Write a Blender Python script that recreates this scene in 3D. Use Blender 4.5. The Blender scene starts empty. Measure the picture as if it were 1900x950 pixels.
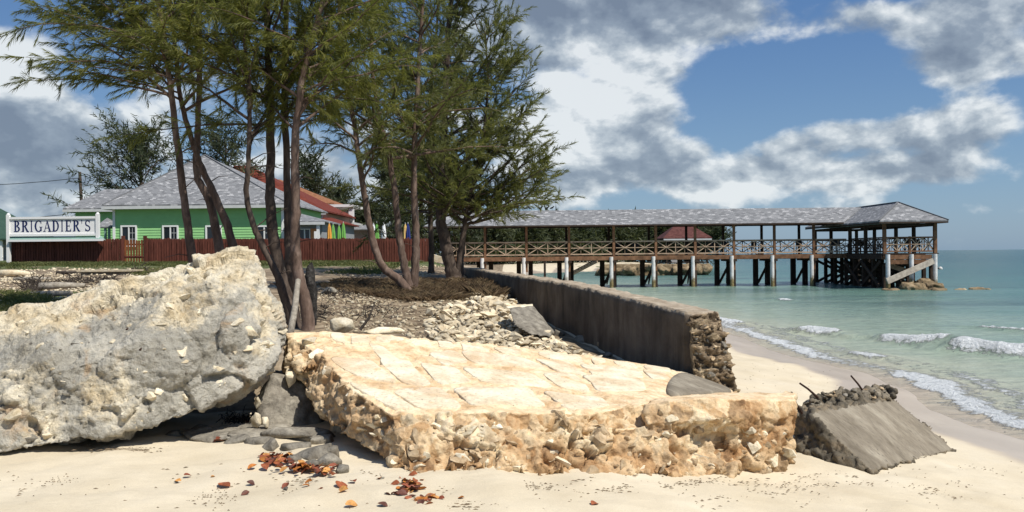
import bpy, bmesh, math, random
import numpy as np
from mathutils import Vector, Matrix
from mathutils.bvhtree import BVHTree

random.seed(7)
RNG = np.random.default_rng(7)
sc = bpy.context.scene
COL = sc.collection
R = math.radians

# ------------------------------------------------------------------ camera
F_PX, CX, CY, CZ = 1600.0, 950.0, 475.0, 2.5      # the photograph's focal length in its own pixels
ROLL, Y0 = 0.010, -3.25                           # slight tilt of the hand-held camera
cam_d = bpy.data.cameras.new('camera')
cam = bpy.data.objects.new('camera', cam_d)
COL.objects.link(cam)
cam_d.sensor_width = 36.0
cam_d.lens = F_PX / 1900.0 * 36.0
cam_d.clip_end = 20000
cam_d.clip_start = 0.05
_rot = Matrix.Rotation(R(90) + math.atan(Y0 / F_PX), 4, 'X') @ Matrix.Rotation(-ROLL, 4, 'Z')
cam.matrix_world = Matrix.Translation((0, 0, CZ)) @ _rot
sc.camera = cam

# ------------------------------------------------------------------ light
SUN_EL, SUN_AZ = R(56), math.atan2(0.78, -0.62)     # azimuth measured from +Y towards +X: behind the camera, to the right
S = Vector((math.sin(SUN_AZ) * math.cos(SUN_EL), math.cos(SUN_AZ) * math.cos(SUN_EL), math.sin(SUN_EL)))
sun_d = bpy.data.lights.new('sun', 'SUN')
sun = bpy.data.objects.new('sun', sun_d)
COL.objects.link(sun)
sun_d.energy = 4.4
sun_d.angle = R(0.5)
sun_d.color = (1.0, 0.955, 0.88)
sun.rotation_euler = S.to_track_quat('Z', 'Y').to_euler()
sun.location = (20, -20, 40)

sc.view_settings.view_transform = 'Standard'
sc.view_settings.look = 'None'
sc.view_settings.exposure = 0.28
sc.view_settings.gamma = 1.0
sc.view_settings.use_curve_mapping = False
sc.render.engine = 'CYCLES'
sc.cycles.max_bounces = 6
sc.cycles.diffuse_bounces = 3
sc.cycles.transparent_max_bounces = 6
sc.cycles.use_denoising = True


def unroll(px, py):
    dx, dy = px - CX, py - CY
    c, s = math.cos(ROLL), math.sin(ROLL)
    return dx * c - dy * s, dx * s + dy * c - Y0


def at(px, py, d):
    """World point at depth d (metres along +Y) behind a pixel of the photograph."""
    x, y = unroll(px, py)
    return Vector((x / F_PX * d, d, CZ - y / F_PX * d))


# ------------------------------------------------------------------ node helper
class NT:
    def __init__(self, tree):
        self.t = tree
        self.n = tree.nodes
        self.l = tree.links

    def new(self, typ, **kw):
        nd = self.n.new(typ)
        for k, v in kw.items():
            setattr(nd, k, v)
        return nd

    def put(self, sock, v):
        if v is None:
            return
        if hasattr(v, 'links') or isinstance(v, bpy.types.NodeSocket):
            self.l.new(v, sock)
        else:
            if isinstance(v, (tuple, list)) and len(v) == 3 and sock.type == 'RGBA':
                v = (*v, 1)
            sock.default_value = v

    def math(self, op, a, b=None, c=None, clamp=False):
        nd = self.new('ShaderNodeMath', operation=op, use_clamp=clamp)
        for i, v in enumerate((a, b, c)):
            if v is not None:
                self.put(nd.inputs[i], v)
        return nd.outputs[0]

    def vmath(self, op, a, b=None, scale=None):
        nd = self.new('ShaderNodeVectorMath', operation=op)
        self.put(nd.inputs[0], a)
        if b is not None:
            self.put(nd.inputs[1], b)
        if scale is not None:
            self.put(nd.inputs['Scale'], scale)
        return nd

    def noise(self, vec, scale, detail=5, rough=0.55, dist=0.0):
        nd = self.new('ShaderNodeTexNoise')
        self.put(nd.inputs['Vector'], vec)
        self.put(nd.inputs['Scale'], scale)
        nd.inputs['Detail'].default_value = detail
        nd.inputs['Roughness'].default_value = rough
        nd.inputs['Distortion'].default_value = dist
        return nd.outputs['Fac']

    def ramp(self, fac, stops, interp='LINEAR'):
        nd = self.new('ShaderNodeValToRGB')
        cr = nd.color_ramp
        cr.interpolation = interp
        while len(cr.elements) < len(stops):
            cr.elements.new(0.5)
        for e, (p, c) in zip(cr.elements, stops):
            e.position = p
            e.color = (*c, 1) if len(c) == 3 else c
        self.put(nd.inputs[0], fac)
        return nd.outputs[0]

    def rng(self, v, a, b, c=0.0, d=1.0, smooth=True):
        nd = self.new('ShaderNodeMapRange')
        nd.interpolation_type = 'SMOOTHSTEP' if smooth else 'LINEAR'
        self.put(nd.inputs[0], v)
        for i, x in enumerate((a, b, c, d)):
            self.put(nd.inputs[i + 1], x)
        return nd.outputs[0]

    def mix(self, fac, a, b, blend='MIX'):
        nd = self.new('ShaderNodeMix', data_type='RGBA', blend_type=blend)
        self.put(nd.inputs[0], fac)
        self.put(nd.inputs[6], a)
        self.put(nd.inputs[7], b)
        return nd.outputs[2]

    def attr(self, name, out='Fac'):
        nd = self.new('ShaderNodeAttribute', attribute_name=name)
        return nd.outputs[out]

    def bump(self, h, strength, dist=0.02):
        nd = self.new('ShaderNodeBump')
        self.put(nd.inputs['Height'], h)
        self.put(nd.inputs['Strength'], strength)
        self.put(nd.inputs['Distance'], dist)
        return nd.outputs[0]


# ------------------------------------------------------------------ sky: Nishita air with broken cumulus
world = bpy.data.worlds.new('World')
sc.world = world
world.use_nodes = True
w = NT(world.node_tree)
w.n.clear()
sky = w.new('ShaderNodeTexSky', sky_type='NISHITA')
sky.sun_disc = False
sky.sun_elevation = SUN_EL
sky.sun_rotation = SUN_AZ
sky.air_density = 1.0
sky.dust_density = 0.6
sky.ozone_density = 2.0
tc = w.new('ShaderNodeTexCoord')
DIR = tc.outputs['Generated']


def sky_dir(px, py):
    return (at(px, py, 1.0) - Vector((0, 0, CZ))).normalized()


def blob_sum(blobs):
    acc = None
    for px, py, rx, ry, a in blobs:
        c = sky_dir(px, py)
        d = w.vmath('SUBTRACT', DIR, tuple(c)).outputs[0]
        d = w.vmath('MULTIPLY', d, (F_PX / rx, F_PX / rx, F_PX / ry)).outputs[0]
        ln = w.vmath('LENGTH', d).outputs['Value']
        v = w.rng(ln, 0.15, 1.0, a, 0.0)
        acc = v if acc is None else w.math('ADD', acc, v)
    return acc


# where cloud gathers (px, py, half width, half height, amount)
cover = blob_sum([
    (1110, 150, 200, 190, .52), (1050, 260, 210, 150, .46), (1190, 110, 110, 110, .26), (980, 350, 240, 100, .26), (1270, 310, 330, 70, .34), (1180, 5, 380, 75, .58), (960, 50, 200, 130, .45),
    (1640, 35, 560, 55, .46), (1780, 105, 190, 70, .42), (1530, 255, 180, 60, .30), (1770, 245, 220, 75, .33),
    (1450, 335, 420, 50, .30), (1720, 320, 260, 50, .22), (20, 130, 130, 140, .40), (50, 300, 220, 150, .48), (330, 260, 330, 200, .30), (650, 330, 320, 180, .30),
    (1440, 165, 230, 105, -.42), (1860, 440, 200, 40, -.12), (1720, 385, 260, 30, .16), (150, 110, 120, 90, -.16), (1640, 180, 110, 50, -.15)])
grey = blob_sum([
    (1200, 5, 420, 80, .42), (960, 40, 240, 110, .34), (60, 290, 260, 120, .55), (1790, 120, 260, 80, .26), (1530, 300, 320, 70, .16),
    (1250, 240, 120, 120, .16), (1120, 345, 320, 60, .20), (680, 340, 260, 140, .40), (1790, 280, 280, 90, .20), (1640, 40, 500, 60, .08),
    (1090, 140, 150, 140, -.26), (1040, 230, 150, 110, -.20), (20, 130, 100, 90, -.25)])
P = w.vmath('MULTIPLY', DIR, (1.0, 1.0, 1.6)).outputs[0]
n_big = w.noise(P, 7.0, 9, 0.53, 0.12)
off = tuple(Vector((S.x, S.y * 0.2, S.z * 1.2)).normalized() * 0.020)
n_off = w.noise(w.vmath('ADD', P, off).outputs[0], 7.0, 9, 0.53, 0.12)
n_fine = w.noise(P, 20.0, 7, 0.64, 0.1)
dens = w.math('ADD', w.math('MULTIPLY_ADD', n_big, 1.75, -.875 - .17), cover)
dens = w.math('ADD', dens, w.math('MULTIPLY', w.math('SUBTRACT', n_fine, .5), 0.34))
mask = w.rng(dens, -0.06, 0.20)
thick = w.rng(dens, 0.05, 0.75)
relief = w.math('MULTIPLY', w.math('SUBTRACT', n_big, n_off), 5.5)
shade = w.math('ADD', w.math('ADD', grey, w.math('MULTIPLY', thick, 0.14)), w.math('MULTIPLY_ADD', relief, -0.85, .11))
shade = w.math('ADD', shade, w.math('MULTIPLY', w.math('SUBTRACT', n_fine, 0.5), 0.34))
K = 1.0 / 0.11     # the cloud colours below are as seen; the background strength divides them back
ccol = w.ramp(shade, [(0.0, (.70, .73, .74)), (0.22, (.45, .50, .54)), (0.5, (.25, .30, .36)), (0.85, (.165, .205, .265))])
ccol = w.vmath('SCALE', ccol, scale=K).outputs[0]
zz = w.new('ShaderNodeSeparateXYZ')
w.put(zz.inputs[0], DIR)
elev = zz.outputs['Z']
base = w.mix(w.rng(elev, 0.0, 0.30), (.125 * K, .245 * K, .40 * K), (.046 * K, .132 * K, .325 * K))
skyc = w.mix(0.72, sky.outputs[0], base)
near_h = w.rng(elev, -0.01, 0.035)
final = w.mix(w.math('MULTIPLY', mask, w.math('MULTIPLY_ADD', near_h, 0.75, 0.12)), skyc, ccol)
bg = w.new('ShaderNodeBackground')
w.put(bg.inputs[0], final)
bg.inputs[1].default_value = 0.11
wo = w.new('ShaderNodeOutputWorld')
w.l.new(bg.outputs[0], wo.inputs[0])

# ------------------------------------------------------------------ numpy noise
_perm = np.random.default_rng(3).permutation(4096).astype(np.int64)
_grad = np.random.default_rng(4).normal(size=(4096, 3))
_grad /= np.linalg.norm(_grad, axis=1)[:, None]


def pn(Pn, seed=0):
    """Gradient noise, Pn (N,3) -> about -0.7..0.7"""
    Pn = np.asarray(Pn, float) + seed * 17.31
    i = np.floor(Pn).astype(np.int64)
    f = Pn - i
    u = f * f * f * (f * (f * 6 - 15) + 10)
    out = 0
    for dx in (0, 1):
        for dy in (0, 1):
            for dz in (0, 1):
                h = _perm[(_perm[(_perm[(i[:, 0] + dx) & 4095] + i[:, 1] + dy) & 4095] + i[:, 2] + dz) & 4095]
                g = _grad[h]
                dd = (g * (f - np.array((dx, dy, dz)))).sum(1)
                wt = (u[:, 0] if dx else 1 - u[:, 0]) * (u[:, 1] if dy else 1 - u[:, 1]) * (u[:, 2] if dz else 1 - u[:, 2])
                out = out + dd * wt
    return out


def fbm(Pn, freq, octs=4, gain=0.5, seed=0):
    a, s = 1.0, 0
    Pn = np.asarray(Pn, float)
    for k in range(octs):
        s = s + a * pn(Pn * freq, seed + k)
        freq *= 2.03
        a *= gain
    return s


def worley(Pn, seed=0):
    """Nearest and second nearest jittered cell: F1, F2, random value of the nearest cell."""
    Pn = np.asarray(Pn, float) + seed * 11.7
    base_ = np.floor(Pn).astype(np.int64)
    f1 = np.full(len(Pn), 9.0)
    f2 = np.full(len(Pn), 9.0)
    rv = np.zeros(len(Pn))
    tl_ = np.zeros(len(Pn))
    for dx in (-1, 0, 1):
        for dy in (-1, 0, 1):
            for dz in (-1, 0, 1):
                c = base_ + np.array((dx, dy, dz))
                h = _perm[(_perm[(_perm[c[:, 0] & 4095] + c[:, 1]) & 4095] + c[:, 2]) & 4095]
                q = c + .5 + _grad[h] * .48
                dd = np.linalg.norm(Pn - q, axis=1)
                tt = ((Pn - q) * _grad[(h * 7 + 13) % 4096]).sum(1)
                near_ = dd < f1
                f2 = np.where(near_, f1, np.minimum(f2, dd))
                rv = np.where(near_, (h % 997) / 997.0, rv)
                tl_ = np.where(near_, tt, tl_)
                f1 = np.where(near_, dd, f1)
    return f1, f2, rv, tl_


def chunks(V, freq, seed, warp=.35):
    """Height of stones packed in mortar: each cell its own level, crevices between."""
    W = V * freq + warp * np.stack([pn(V * freq * 1.3, seed + k) for k in (1, 2, 3)], 1)
    f1, f2, rv, tl_ = worley(W, seed)
    return rv, np.exp(-(f2 - f1) / .08), tl_


def sstep(x, a, b):
    t = np.clip((x - a) / (b - a), 0, 1)
    return t * t * (3 - 2 * t)


# ------------------------------------------------------------------ terrain function
def wall_x(y):
    return 2.47 - 0.1746 * (y - 12.1)


def shore_x(y):
    return np.interp(y, [-50, 9, 11.6, 13.4, 15.5, 17.3, 20.4, 28, 45, 62, 95, 112, 130, 150, 400],
                     [7.6, 7.1, 6.9, 6.75, 7.25, 7.45, 6.8, 6.9, 5.0, 2.0, 1.0, 3.0, 20, 31, 34]) - 0.25


def H(x, y, rough=True):
    x = np.asarray(x, float)
    y = np.asarray(y, float)
    b = shore_x(y) - x
    z = np.interp(b, [-400, -40, -6, -1.5, 0, 1.4, 4.0, 7.0, 12, 40], [-8, -3, -.7, -.16, 0, .17, .56, .92, 1.0, 1.1])
    l = wall_x(y) - x
    land = np.interp(y, [8, 12, 15, 18, 26, 34, 53, 70, 200], [.9, .95, 1.0, 1.1, 1.48, 1.66, 2.08, 2.2, 2.4])
    land = land + np.interp(x, [-40, -20, -5], [.18, .06, 0]) * sstep(y, 20, 50)
    land = land - 0.42 * np.exp(-np.maximum(l, 0) / 1.6) * sstep(y, 11, 15) * (1 - sstep(y, 26, 45))
    k = sstep(y, 9.5, 13.0) * sstep(l, -0.25, 0.1)
    mound = .38 * sstep(y, 8.6, 9.6) * (1 - sstep(y, 11.5, 15)) * sstep(-x, .9, 1.8)
    z = z + mound
    land = land + mound
    z = z * (1 - k) + land * k
    if not rough:
        return z
    P3 = np.stack([x.ravel(), y.ravel(), 0 * x.ravel()], 1)
    amp = np.where(y > 12, 0.10, 0.03)
    near = np.exp(-np.maximum(y - 40, 0) / 60)
    nz = (pn(P3 * 0.7).reshape(x.shape) * amp + pn(P3 * 2.3, 5).reshape(x.shape) * amp * 0.35) * near
    return z + nz * sstep(b, -1, 2)


_D1 = np.concatenate([np.arange(4.0, 40, 0.2), np.arange(40, 150, 1.0)])


def ground(px, py):
    x, y = unroll(px, py)
    d = _D1
    for fine in (0, 1):
        hit = np.nonzero(CZ - y / F_PX * d <= H(x / F_PX * d, d, bool(fine)) + (0 if fine else .12))[0]
        i = hit[0] if len(hit) else len(d) - 1
        if not fine:
            d = np.linspace(d[max(i - 1, 0)], d[min(i + 8, len(d) - 1)], 40)
    X = x / F_PX * d[i]
    return Vector((X, d[i], float(H(np.array([X]), d[i:i + 1])[0])))


# ------------------------------------------------------------------ objects
ORG = {}


def tag(o, label=None, cat=None, group=None, kind=None):
    if label:
        o['label'] = label
    if cat:
        o['category'] = cat
    if group:
        o['group'] = group
    if kind:
        o['kind'] = kind
    return o


def empty(name, loc, label=None, cat=None, group=None):
    o = bpy.data.objects.new(name, None)
    o.empty_display_size = 0.2
    COL.objects.link(o)
    o.location = loc
    ORG[o.name] = Vector(loc)
    return tag(o, label, cat, group)


def link(name, me, mat=None, parent=None, loc=None):
    o = bpy.data.objects.new(name, me)
    COL.objects.link(o)
    if mat is not None and len(me.materials) == 0:
        me.materials.append(mat)
    if parent is not None:
        o.parent = parent
    if loc is not None:
        o.location = loc
    ORG[o.name] = Vector((0, 0, 0))
    return o


def worg(o):
    v = Vector((0, 0, 0))
    while o is not None:
        v += o.location
        o = o.parent
    return v


def np_mesh(name, V, Fc, smooth=False, attrs=None):
    V = np.asarray(V, np.float32)
    Fc = np.asarray(Fc, np.int32)
    me = bpy.data.meshes.new(name)
    k = Fc.shape[1]
    me.vertices.add(len(V))
    me.vertices.foreach_set('co', V.ravel())
    me.loops.add(Fc.size)
    me.loops.foreach_set('vertex_index', Fc.ravel())
    me.polygons.add(len(Fc))
    me.polygons.foreach_set('loop_start', np.arange(0, Fc.size, k, dtype=np.int32))
    if smooth:
        me.polygons.foreach_set('use_smooth', np.ones(len(Fc), bool))
    for an, av in (attrs or {}).items():
        at_ = me.attributes.new(an, 'FLOAT', 'POINT')
        at_.data.foreach_set('value', np.asarray(av, np.float32))
    me.update(calc_edges=True)
    return me


class MB:
    """Collects boxes, bars, tubes and prisms in world coordinates into ONE mesh."""

    def __init__(self):
        self.v, self.f, self.uv = [], [], {}

    def add(self, vs, fs):
        b = len(self.v)
        self.v += [Vector(p) for p in vs]
        self.f += [tuple(i + b for i in q) for q in fs]
        return self

    def hexa(self, p):
        return self.add(p, [(0, 3, 2, 1), (4, 5, 6, 7), (0, 1, 5, 4), (1, 2, 6, 5), (2, 3, 7, 6), (3, 0, 4, 7)])

    def box(self, x0, x1, y0, y1, z0, z1):
        return self.hexa([(x0, y0, z0), (x1, y0, z0), (x1, y1, z0), (x0, y1, z0), (x0, y0, z1), (x1, y0, z1), (x1, y1, z1), (x0, y1, z1)])

    def bar(self, a, b, wd, ht, up=(0, 0, 1)):
        a, b = Vector(a), Vector(b)
        d = (b - a).normalized()
        up = Vector(up)
        s = d.cross(up)
        if s.length < 1e-4:
            s = d.cross(Vector((0, 1, 0)))
        s = s.normalized() * wd / 2
        u = s.cross(d).normalized() * ht / 2
        return self.hexa([a - s - u, a + s - u, b + s - u, b - s - u, a - s + u, a + s + u, b + s + u, b - s + u])

    def tube(self, pts, rad, n=8, cap=True):
        pts = [Vector(p) for p in pts]
        if not hasattr(rad, '__len__'):
            rad = [rad] * len(pts)
        ref = Vector((0.13, 0.98, 0.1))
        rings = []
        for i, p in enumerate(pts):
            d = (pts[min(i + 1, len(pts) - 1)] - pts[max(i - 1, 0)]).normalized()
            s = d.cross(ref)
            if s.length < 0.1:
                s = d.cross(Vector((1, 0, 0)))
            s.normalize()
            u = s.cross(d)
            rings.append([p + (s * math.cos(2 * math.pi * k / n) + u * math.sin(2 * math.pi * k / n)) * rad[i] for k in range(n)])
        fs = []
        for i in range(len(pts) - 1):
            for k in range(n):
                a, b = i * n + k, i * n + (k + 1) % n
                fs.append((a, a + n, b + n, b))
        if cap:
            fs.append(tuple(range(n)))
            fs.append(tuple(reversed(range((len(pts) - 1) * n, len(pts) * n))))
        return self.add([p for r in rings for p in r], fs)

    def lathe(self, c, prof, n=16, star=0.0):
        vs, fs = [], []
        for r, z in prof:
            for k in range(n):
                a = 2 * math.pi * k / n
                rr = r * (1 + (star if k % 2 else -star))
                vs.append((c[0] + rr * math.cos(a), c[1] + rr * math.sin(a), c[2] + z))
        for i in range(len(prof) - 1):
            for k in range(n):
                a, b = i * n + k, i * n + (k + 1) % n
                fs.append((a, b, b + n, a + n))
        fs.append(tuple(reversed(range(n))))
        fs.append(tuple(range((len(prof) - 1) * n, len(prof) * n)))
        return self.add(vs, fs)

    def prism(self, poly, d):
        """Polygon (list of 3D points) pushed by vector d."""
        n = len(poly)
        d = Vector(d)
        vs = [Vector(p) for p in poly] + [Vector(p) + d for p in poly]
        fs = [tuple(range(n)), tuple(reversed(range(n, 2 * n)))]
        fs += [(i, i + n, (i + 1) % n + n, (i + 1) % n) for i in range(n)]
        return self.add(vs, fs)

    def mesh(self, name, o=Vector((0, 0, 0)), smooth=False):
        me = bpy.data.meshes.new(name)
        me.from_pydata([tuple(p - o) for p in self.v], [], self.f)
        bm = bmesh.new()
        bm.from_mesh(me)
        bmesh.ops.recalc_face_normals(bm, faces=bm.faces)
        bm.to_mesh(me)
        bm.free()
        if smooth:
            for p in me.polygons:
                p.use_smooth = True
        return me

    def build(self, name, mat, parent=None, smooth=False):
        o = worg(parent) if parent is not None else Vector((0, 0, 0))
        return link(name, self.mesh(name, o, smooth), mat, parent)


def one(name, mb, mat, label, cat, group=None, smooth=False):
    """A thing made of one mesh, its origin at the middle of its base."""
    xs = [p.x for p in mb.v]
    ys = [p.y for p in mb.v]
    o = Vector(((min(xs) + max(xs)) / 2, (min(ys) + max(ys)) / 2, min(p.z for p in mb.v)))
    ob = link(name, mb.mesh(name, o, smooth), mat, None, o)
    return tag(ob, label, cat, group)


# ------------------------------------------------------------------ materials
def new_mat(name):
    m = bpy.data.materials.new(name)
    m.use_nodes = True
    t = NT(m.node_tree)
    t.n.clear()
    out = t.new('ShaderNodeOutputMaterial')
    b = t.new('ShaderNodeBsdfPrincipled')
    t.l.new(b.outputs[0], out.inputs[0])
    return m, t, b, out


def pos(t):
    return t.new('ShaderNodeNewGeometry').outputs['Position']


def rock_mat(name, stops, scale=2.0, fine=22, rough=.9, bump=.6, bdist=.03, mask=None, mstops=None, stain=None, speck=None, coord=None, vary=0.0, cell=None):
    m, t, b, _ = new_mat(name)
    p = coord(t) if coord else pos(t)
    if vary:
        oi = t.new('ShaderNodeObjectInfo')
        p = t.vmath('ADD', p, t.vmath('SCALE', oi.outputs['Location'], scale=3.7).outputs[0]).outputs[0]
    n1 = t.noise(p, scale, 8, .62, .4)
    c = t.ramp(n1, stops)
    if mask:
        mm = t.math('ADD', t.attr(mask), t.math('MULTIPLY', t.math('SUBTRACT', t.noise(p, scale * 2.2, 9, .72, .5), .5), 1.7))
        mm = t.math('ADD', mm, t.math('MULTIPLY', t.math('SUBTRACT', t.noise(p, scale * 9, 6, .7, .3), .5), .75))
        c = t.mix(t.rng(mm, .28, .72), c, t.ramp(t.noise(p, scale * 2.1, 8, .6), mstops))
    if stain:
        sv = t.rng(t.noise(t.vmath('ADD', p, (7.7, 3.1, 5.5)).outputs[0], stain[1], 5, .55, .8), stain[2], stain[2] + .14)
        c = t.mix(t.math('MULTIPLY', sv, stain[3]), c, stain[0])
    nf = t.noise(p, fine, 8, .68)
    c = t.mix(.8, c, t.ramp(nf, [(.25, (.34, .33, .31)), (.45, (.88, .88, .87)), (.75, (1.15, 1.15, 1.13))]), 'MULTIPLY')
    if cell:
        c = t.mix(.85, c, t.ramp(t.attr('cell'), cell), 'MULTIPLY')
    if speck:
        vo = t.new('ShaderNodeTexVoronoi')
        t.put(vo.inputs['Vector'], p)
        vo.inputs['Scale'].default_value = speck
        sv = t.math('MULTIPLY', t.rng(vo.outputs['Distance'], .10, .2, 1, 0), t.rng(t.noise(p, speck * .35, 3), .55, .62))
        c = t.mix(t.math('MULTIPLY', sv, .8), c, (.06, .05, .04))
    if vary:
        rv = t.math('MULTIPLY_ADD', oi.outputs['Random'], vary, 1 - vary * .6)
        c = t.vmath('SCALE', c, scale=rv).outputs[0]
    t.put(b.inputs['Base Color'], c)
    b.inputs['Roughness'].default_value = rough
    b.inputs['Specular IOR Level'].default_value = .2
    h = t.math('ADD', t.math('MULTIPLY', nf, .6), t.math('MULTIPLY', t.noise(p, fine * .3, 6, .6), 1.2))
    t.put(b.inputs['Normal'], t.bump(h, bump, bdist))
    return m


def plain(name, col, rough=.6, var=.15, scale=6, bump=.0, spec=.3, stretch=None, metal=0.0, vary=0.0):
    m, t, b, _ = new_mat(name)
    p = pos(t)
    if stretch:
        p = t.vmath('MULTIPLY', p, stretch).outputs[0]
    n = t.noise(p, scale, 6, .6)
    c = t.mix(1.0, col, t.ramp(n, [(.25, (1 - var * 1.6,) * 3), (.75, (1 + var,) * 3)]), 'MULTIPLY')
    if vary:
        oi = t.new('ShaderNodeObjectInfo')
        c = t.vmath('SCALE', c, scale=t.math('MULTIPLY_ADD', oi.outputs['Random'], vary, 1 - vary * .5)).outputs[0]
    t.put(b.inputs['Base Color'], c)
    b.inputs['Roughness'].default_value = rough
    b.inputs['Specular IOR Level'].default_value = spec
    b.inputs['Metallic'].default_value = metal
    if bump:
        t.put(b.inputs['Normal'], t.bump(n, bump, .01))
    return m


CREAM = [(.28, (.48, .37, .22)), (.42, (.67, .56, .38)), (.55, (.77, .68, .51)), (.72, (.83, .77, .63))]
GREYL = [(.25, (.21, .19, .15)), (.42, (.35, .325, .27)), (.56, (.48, .45, .38)), (.72, (.64, .58, .47))]
M_ = {}


def down_slope(t):
    """Position with its length down the cast face shortened: board marks and runs of weather."""
    q, ax = pos(t), tuple(Vector((.38, -.55, -.416)).normalized())
    k = t.vmath('DOT_PRODUCT', q, ax).outputs['Value']
    run = t.new('ShaderNodeVectorMath', operation='SCALE')
    run.inputs[0].default_value = ax
    t.put(run.inputs['Scale'], t.math('MULTIPLY', k, .45))
    return t.vmath('SUBTRACT', q, run.outputs[0]).outputs[0]


M_['boulder'] = rock_mat('boulder_stone', GREYL, 1.6, 26, mask='cream', mstops=CREAM, stain=((.50, .29, .12), 2.3, .60, .6), speck=12, bump=1.0, bdist=.055)
M_['slab'] = rock_mat('slab_mortar', [(.28, (.28, .175, .09)), (.42, (.50, .345, .20)), (.56, (.64, .50, .32)), (.75, (.74, .64, .48))], 2.8, 26, cell=[(.1, (.48, .38, .30)), (.3, (.84, .68, .52)), (.5, (1.0, .96, .90)), (.7, (1.2, 1.2, 1.18)), (.9, (.78, .80, .82))],
                      mask='top', mstops=[(.28, (.46, .30, .16)), (.42, (.64, .46, .28)), (.55, (.74, .58, .38)), (.72, (.80, .70, .51))],
                      stain=((.54, .36, .20), 1.7, .55, .55), bump=.8)
M_['plate'] = rock_mat('slab_stone', [(.27, (.56, .41, .25)), (.42, (.71, .58, .40)), (.55, (.78, .68, .50)), (.72, (.82, .76, .62))], 3.0, 30, bump=.6, bdist=.025,
                       stain=((.58, .39, .22), 1.7, .52, .6), speck=22)
M_['stone_c'] = rock_mat('pale_limestone', CREAM, 6, 40, bump=.5, vary=.4)
M_['stone_b'] = rock_mat('brown_limestone', [(.3, (.24, .16, .09)), (.5, (.45, .33, .2)), (.7, (.62, .50, .34))], 6, 40, bump=.5, vary=.4)
M_['stone_g'] = rock_mat('grey_limestone', [(.3, (.115, .10, .08)), (.5, (.23, .205, .165)), (.7, (.38, .345, .28))], 7, 40, bump=.6, vary=.35)
M_['rubble'] = rock_mat('rubble_limestone', [(.3, (.58, .455, .29)), (.5, (.74, .62, .43)), (.7, (.84, .76, .59))], 5, 34, bump=.5, vary=.6)
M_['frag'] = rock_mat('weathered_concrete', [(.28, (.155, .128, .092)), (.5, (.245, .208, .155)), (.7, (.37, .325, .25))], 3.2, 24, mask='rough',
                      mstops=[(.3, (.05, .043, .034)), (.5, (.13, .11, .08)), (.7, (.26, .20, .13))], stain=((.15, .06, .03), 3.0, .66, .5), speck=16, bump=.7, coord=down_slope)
M_['sea_rock'] = rock_mat('sea_rock', [(.3, (.09, .065, .04)), (.5, (.24, .175, .10)), (.7, (.42, .33, .21))], 1.8, 11, bump=.7, bdist=.08, vary=.3)


def wall_mat():
    m, t, b, _ = new_mat('old_seawall_concrete')
    p = pos(t)
    c = t.ramp(t.noise(p, 1.2, 8, .62, .5), [(.3, (.078, .062, .047)), (.5, (.135, .108, .082)), (.7, (.20, .163, .125))])
    streak = t.noise(t.vmath('MULTIPLY', p, (4.0, 4.0, .55)).outputs[0], 1.0, 7, .65, .3)
    c = t.mix(.8, c, t.ramp(streak, [(.3, (.55, .52, .49)), (.5, (.97, .96, .94)), (.7, (1.28, 1.22, 1.16))]), 'MULTIPLY')
    c = t.mix(t.rng(t.math('ADD', t.attr('top'), t.math('MULTIPLY', t.noise(p, 7, 5), .5)), .75, 1.0), c,
              t.ramp(t.noise(p, 5, 8, .7), [(.3, (.20, .15, .10)), (.5, (.36, .29, .21)), (.7, (.52, .45, .34))]))
    t.put(b.inputs['Base Color'], c)
    b.inputs['Roughness'].default_value = .92
    b.inputs['Specular IOR Level'].default_value = .15
    t.put(b.inputs['Normal'], t.bump(t.noise(p, 14, 9, .7), .7, .04))
    return m


M_['wall'] = wall_mat()
M_['wall_end'] = rock_mat('broken_wall_core', [(.3, (.10, .075, .05)), (.48, (.22, .165, .11)), (.62, (.34, .27, .18)), (.78, (.48, .40, .28))], 5, 26, bump=.9, bdist=.05, cell=[(0, (.45, .42, .38)), (.5, (.9, .88, .85)), (1, (1.4, 1.35, 1.25))])


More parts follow.
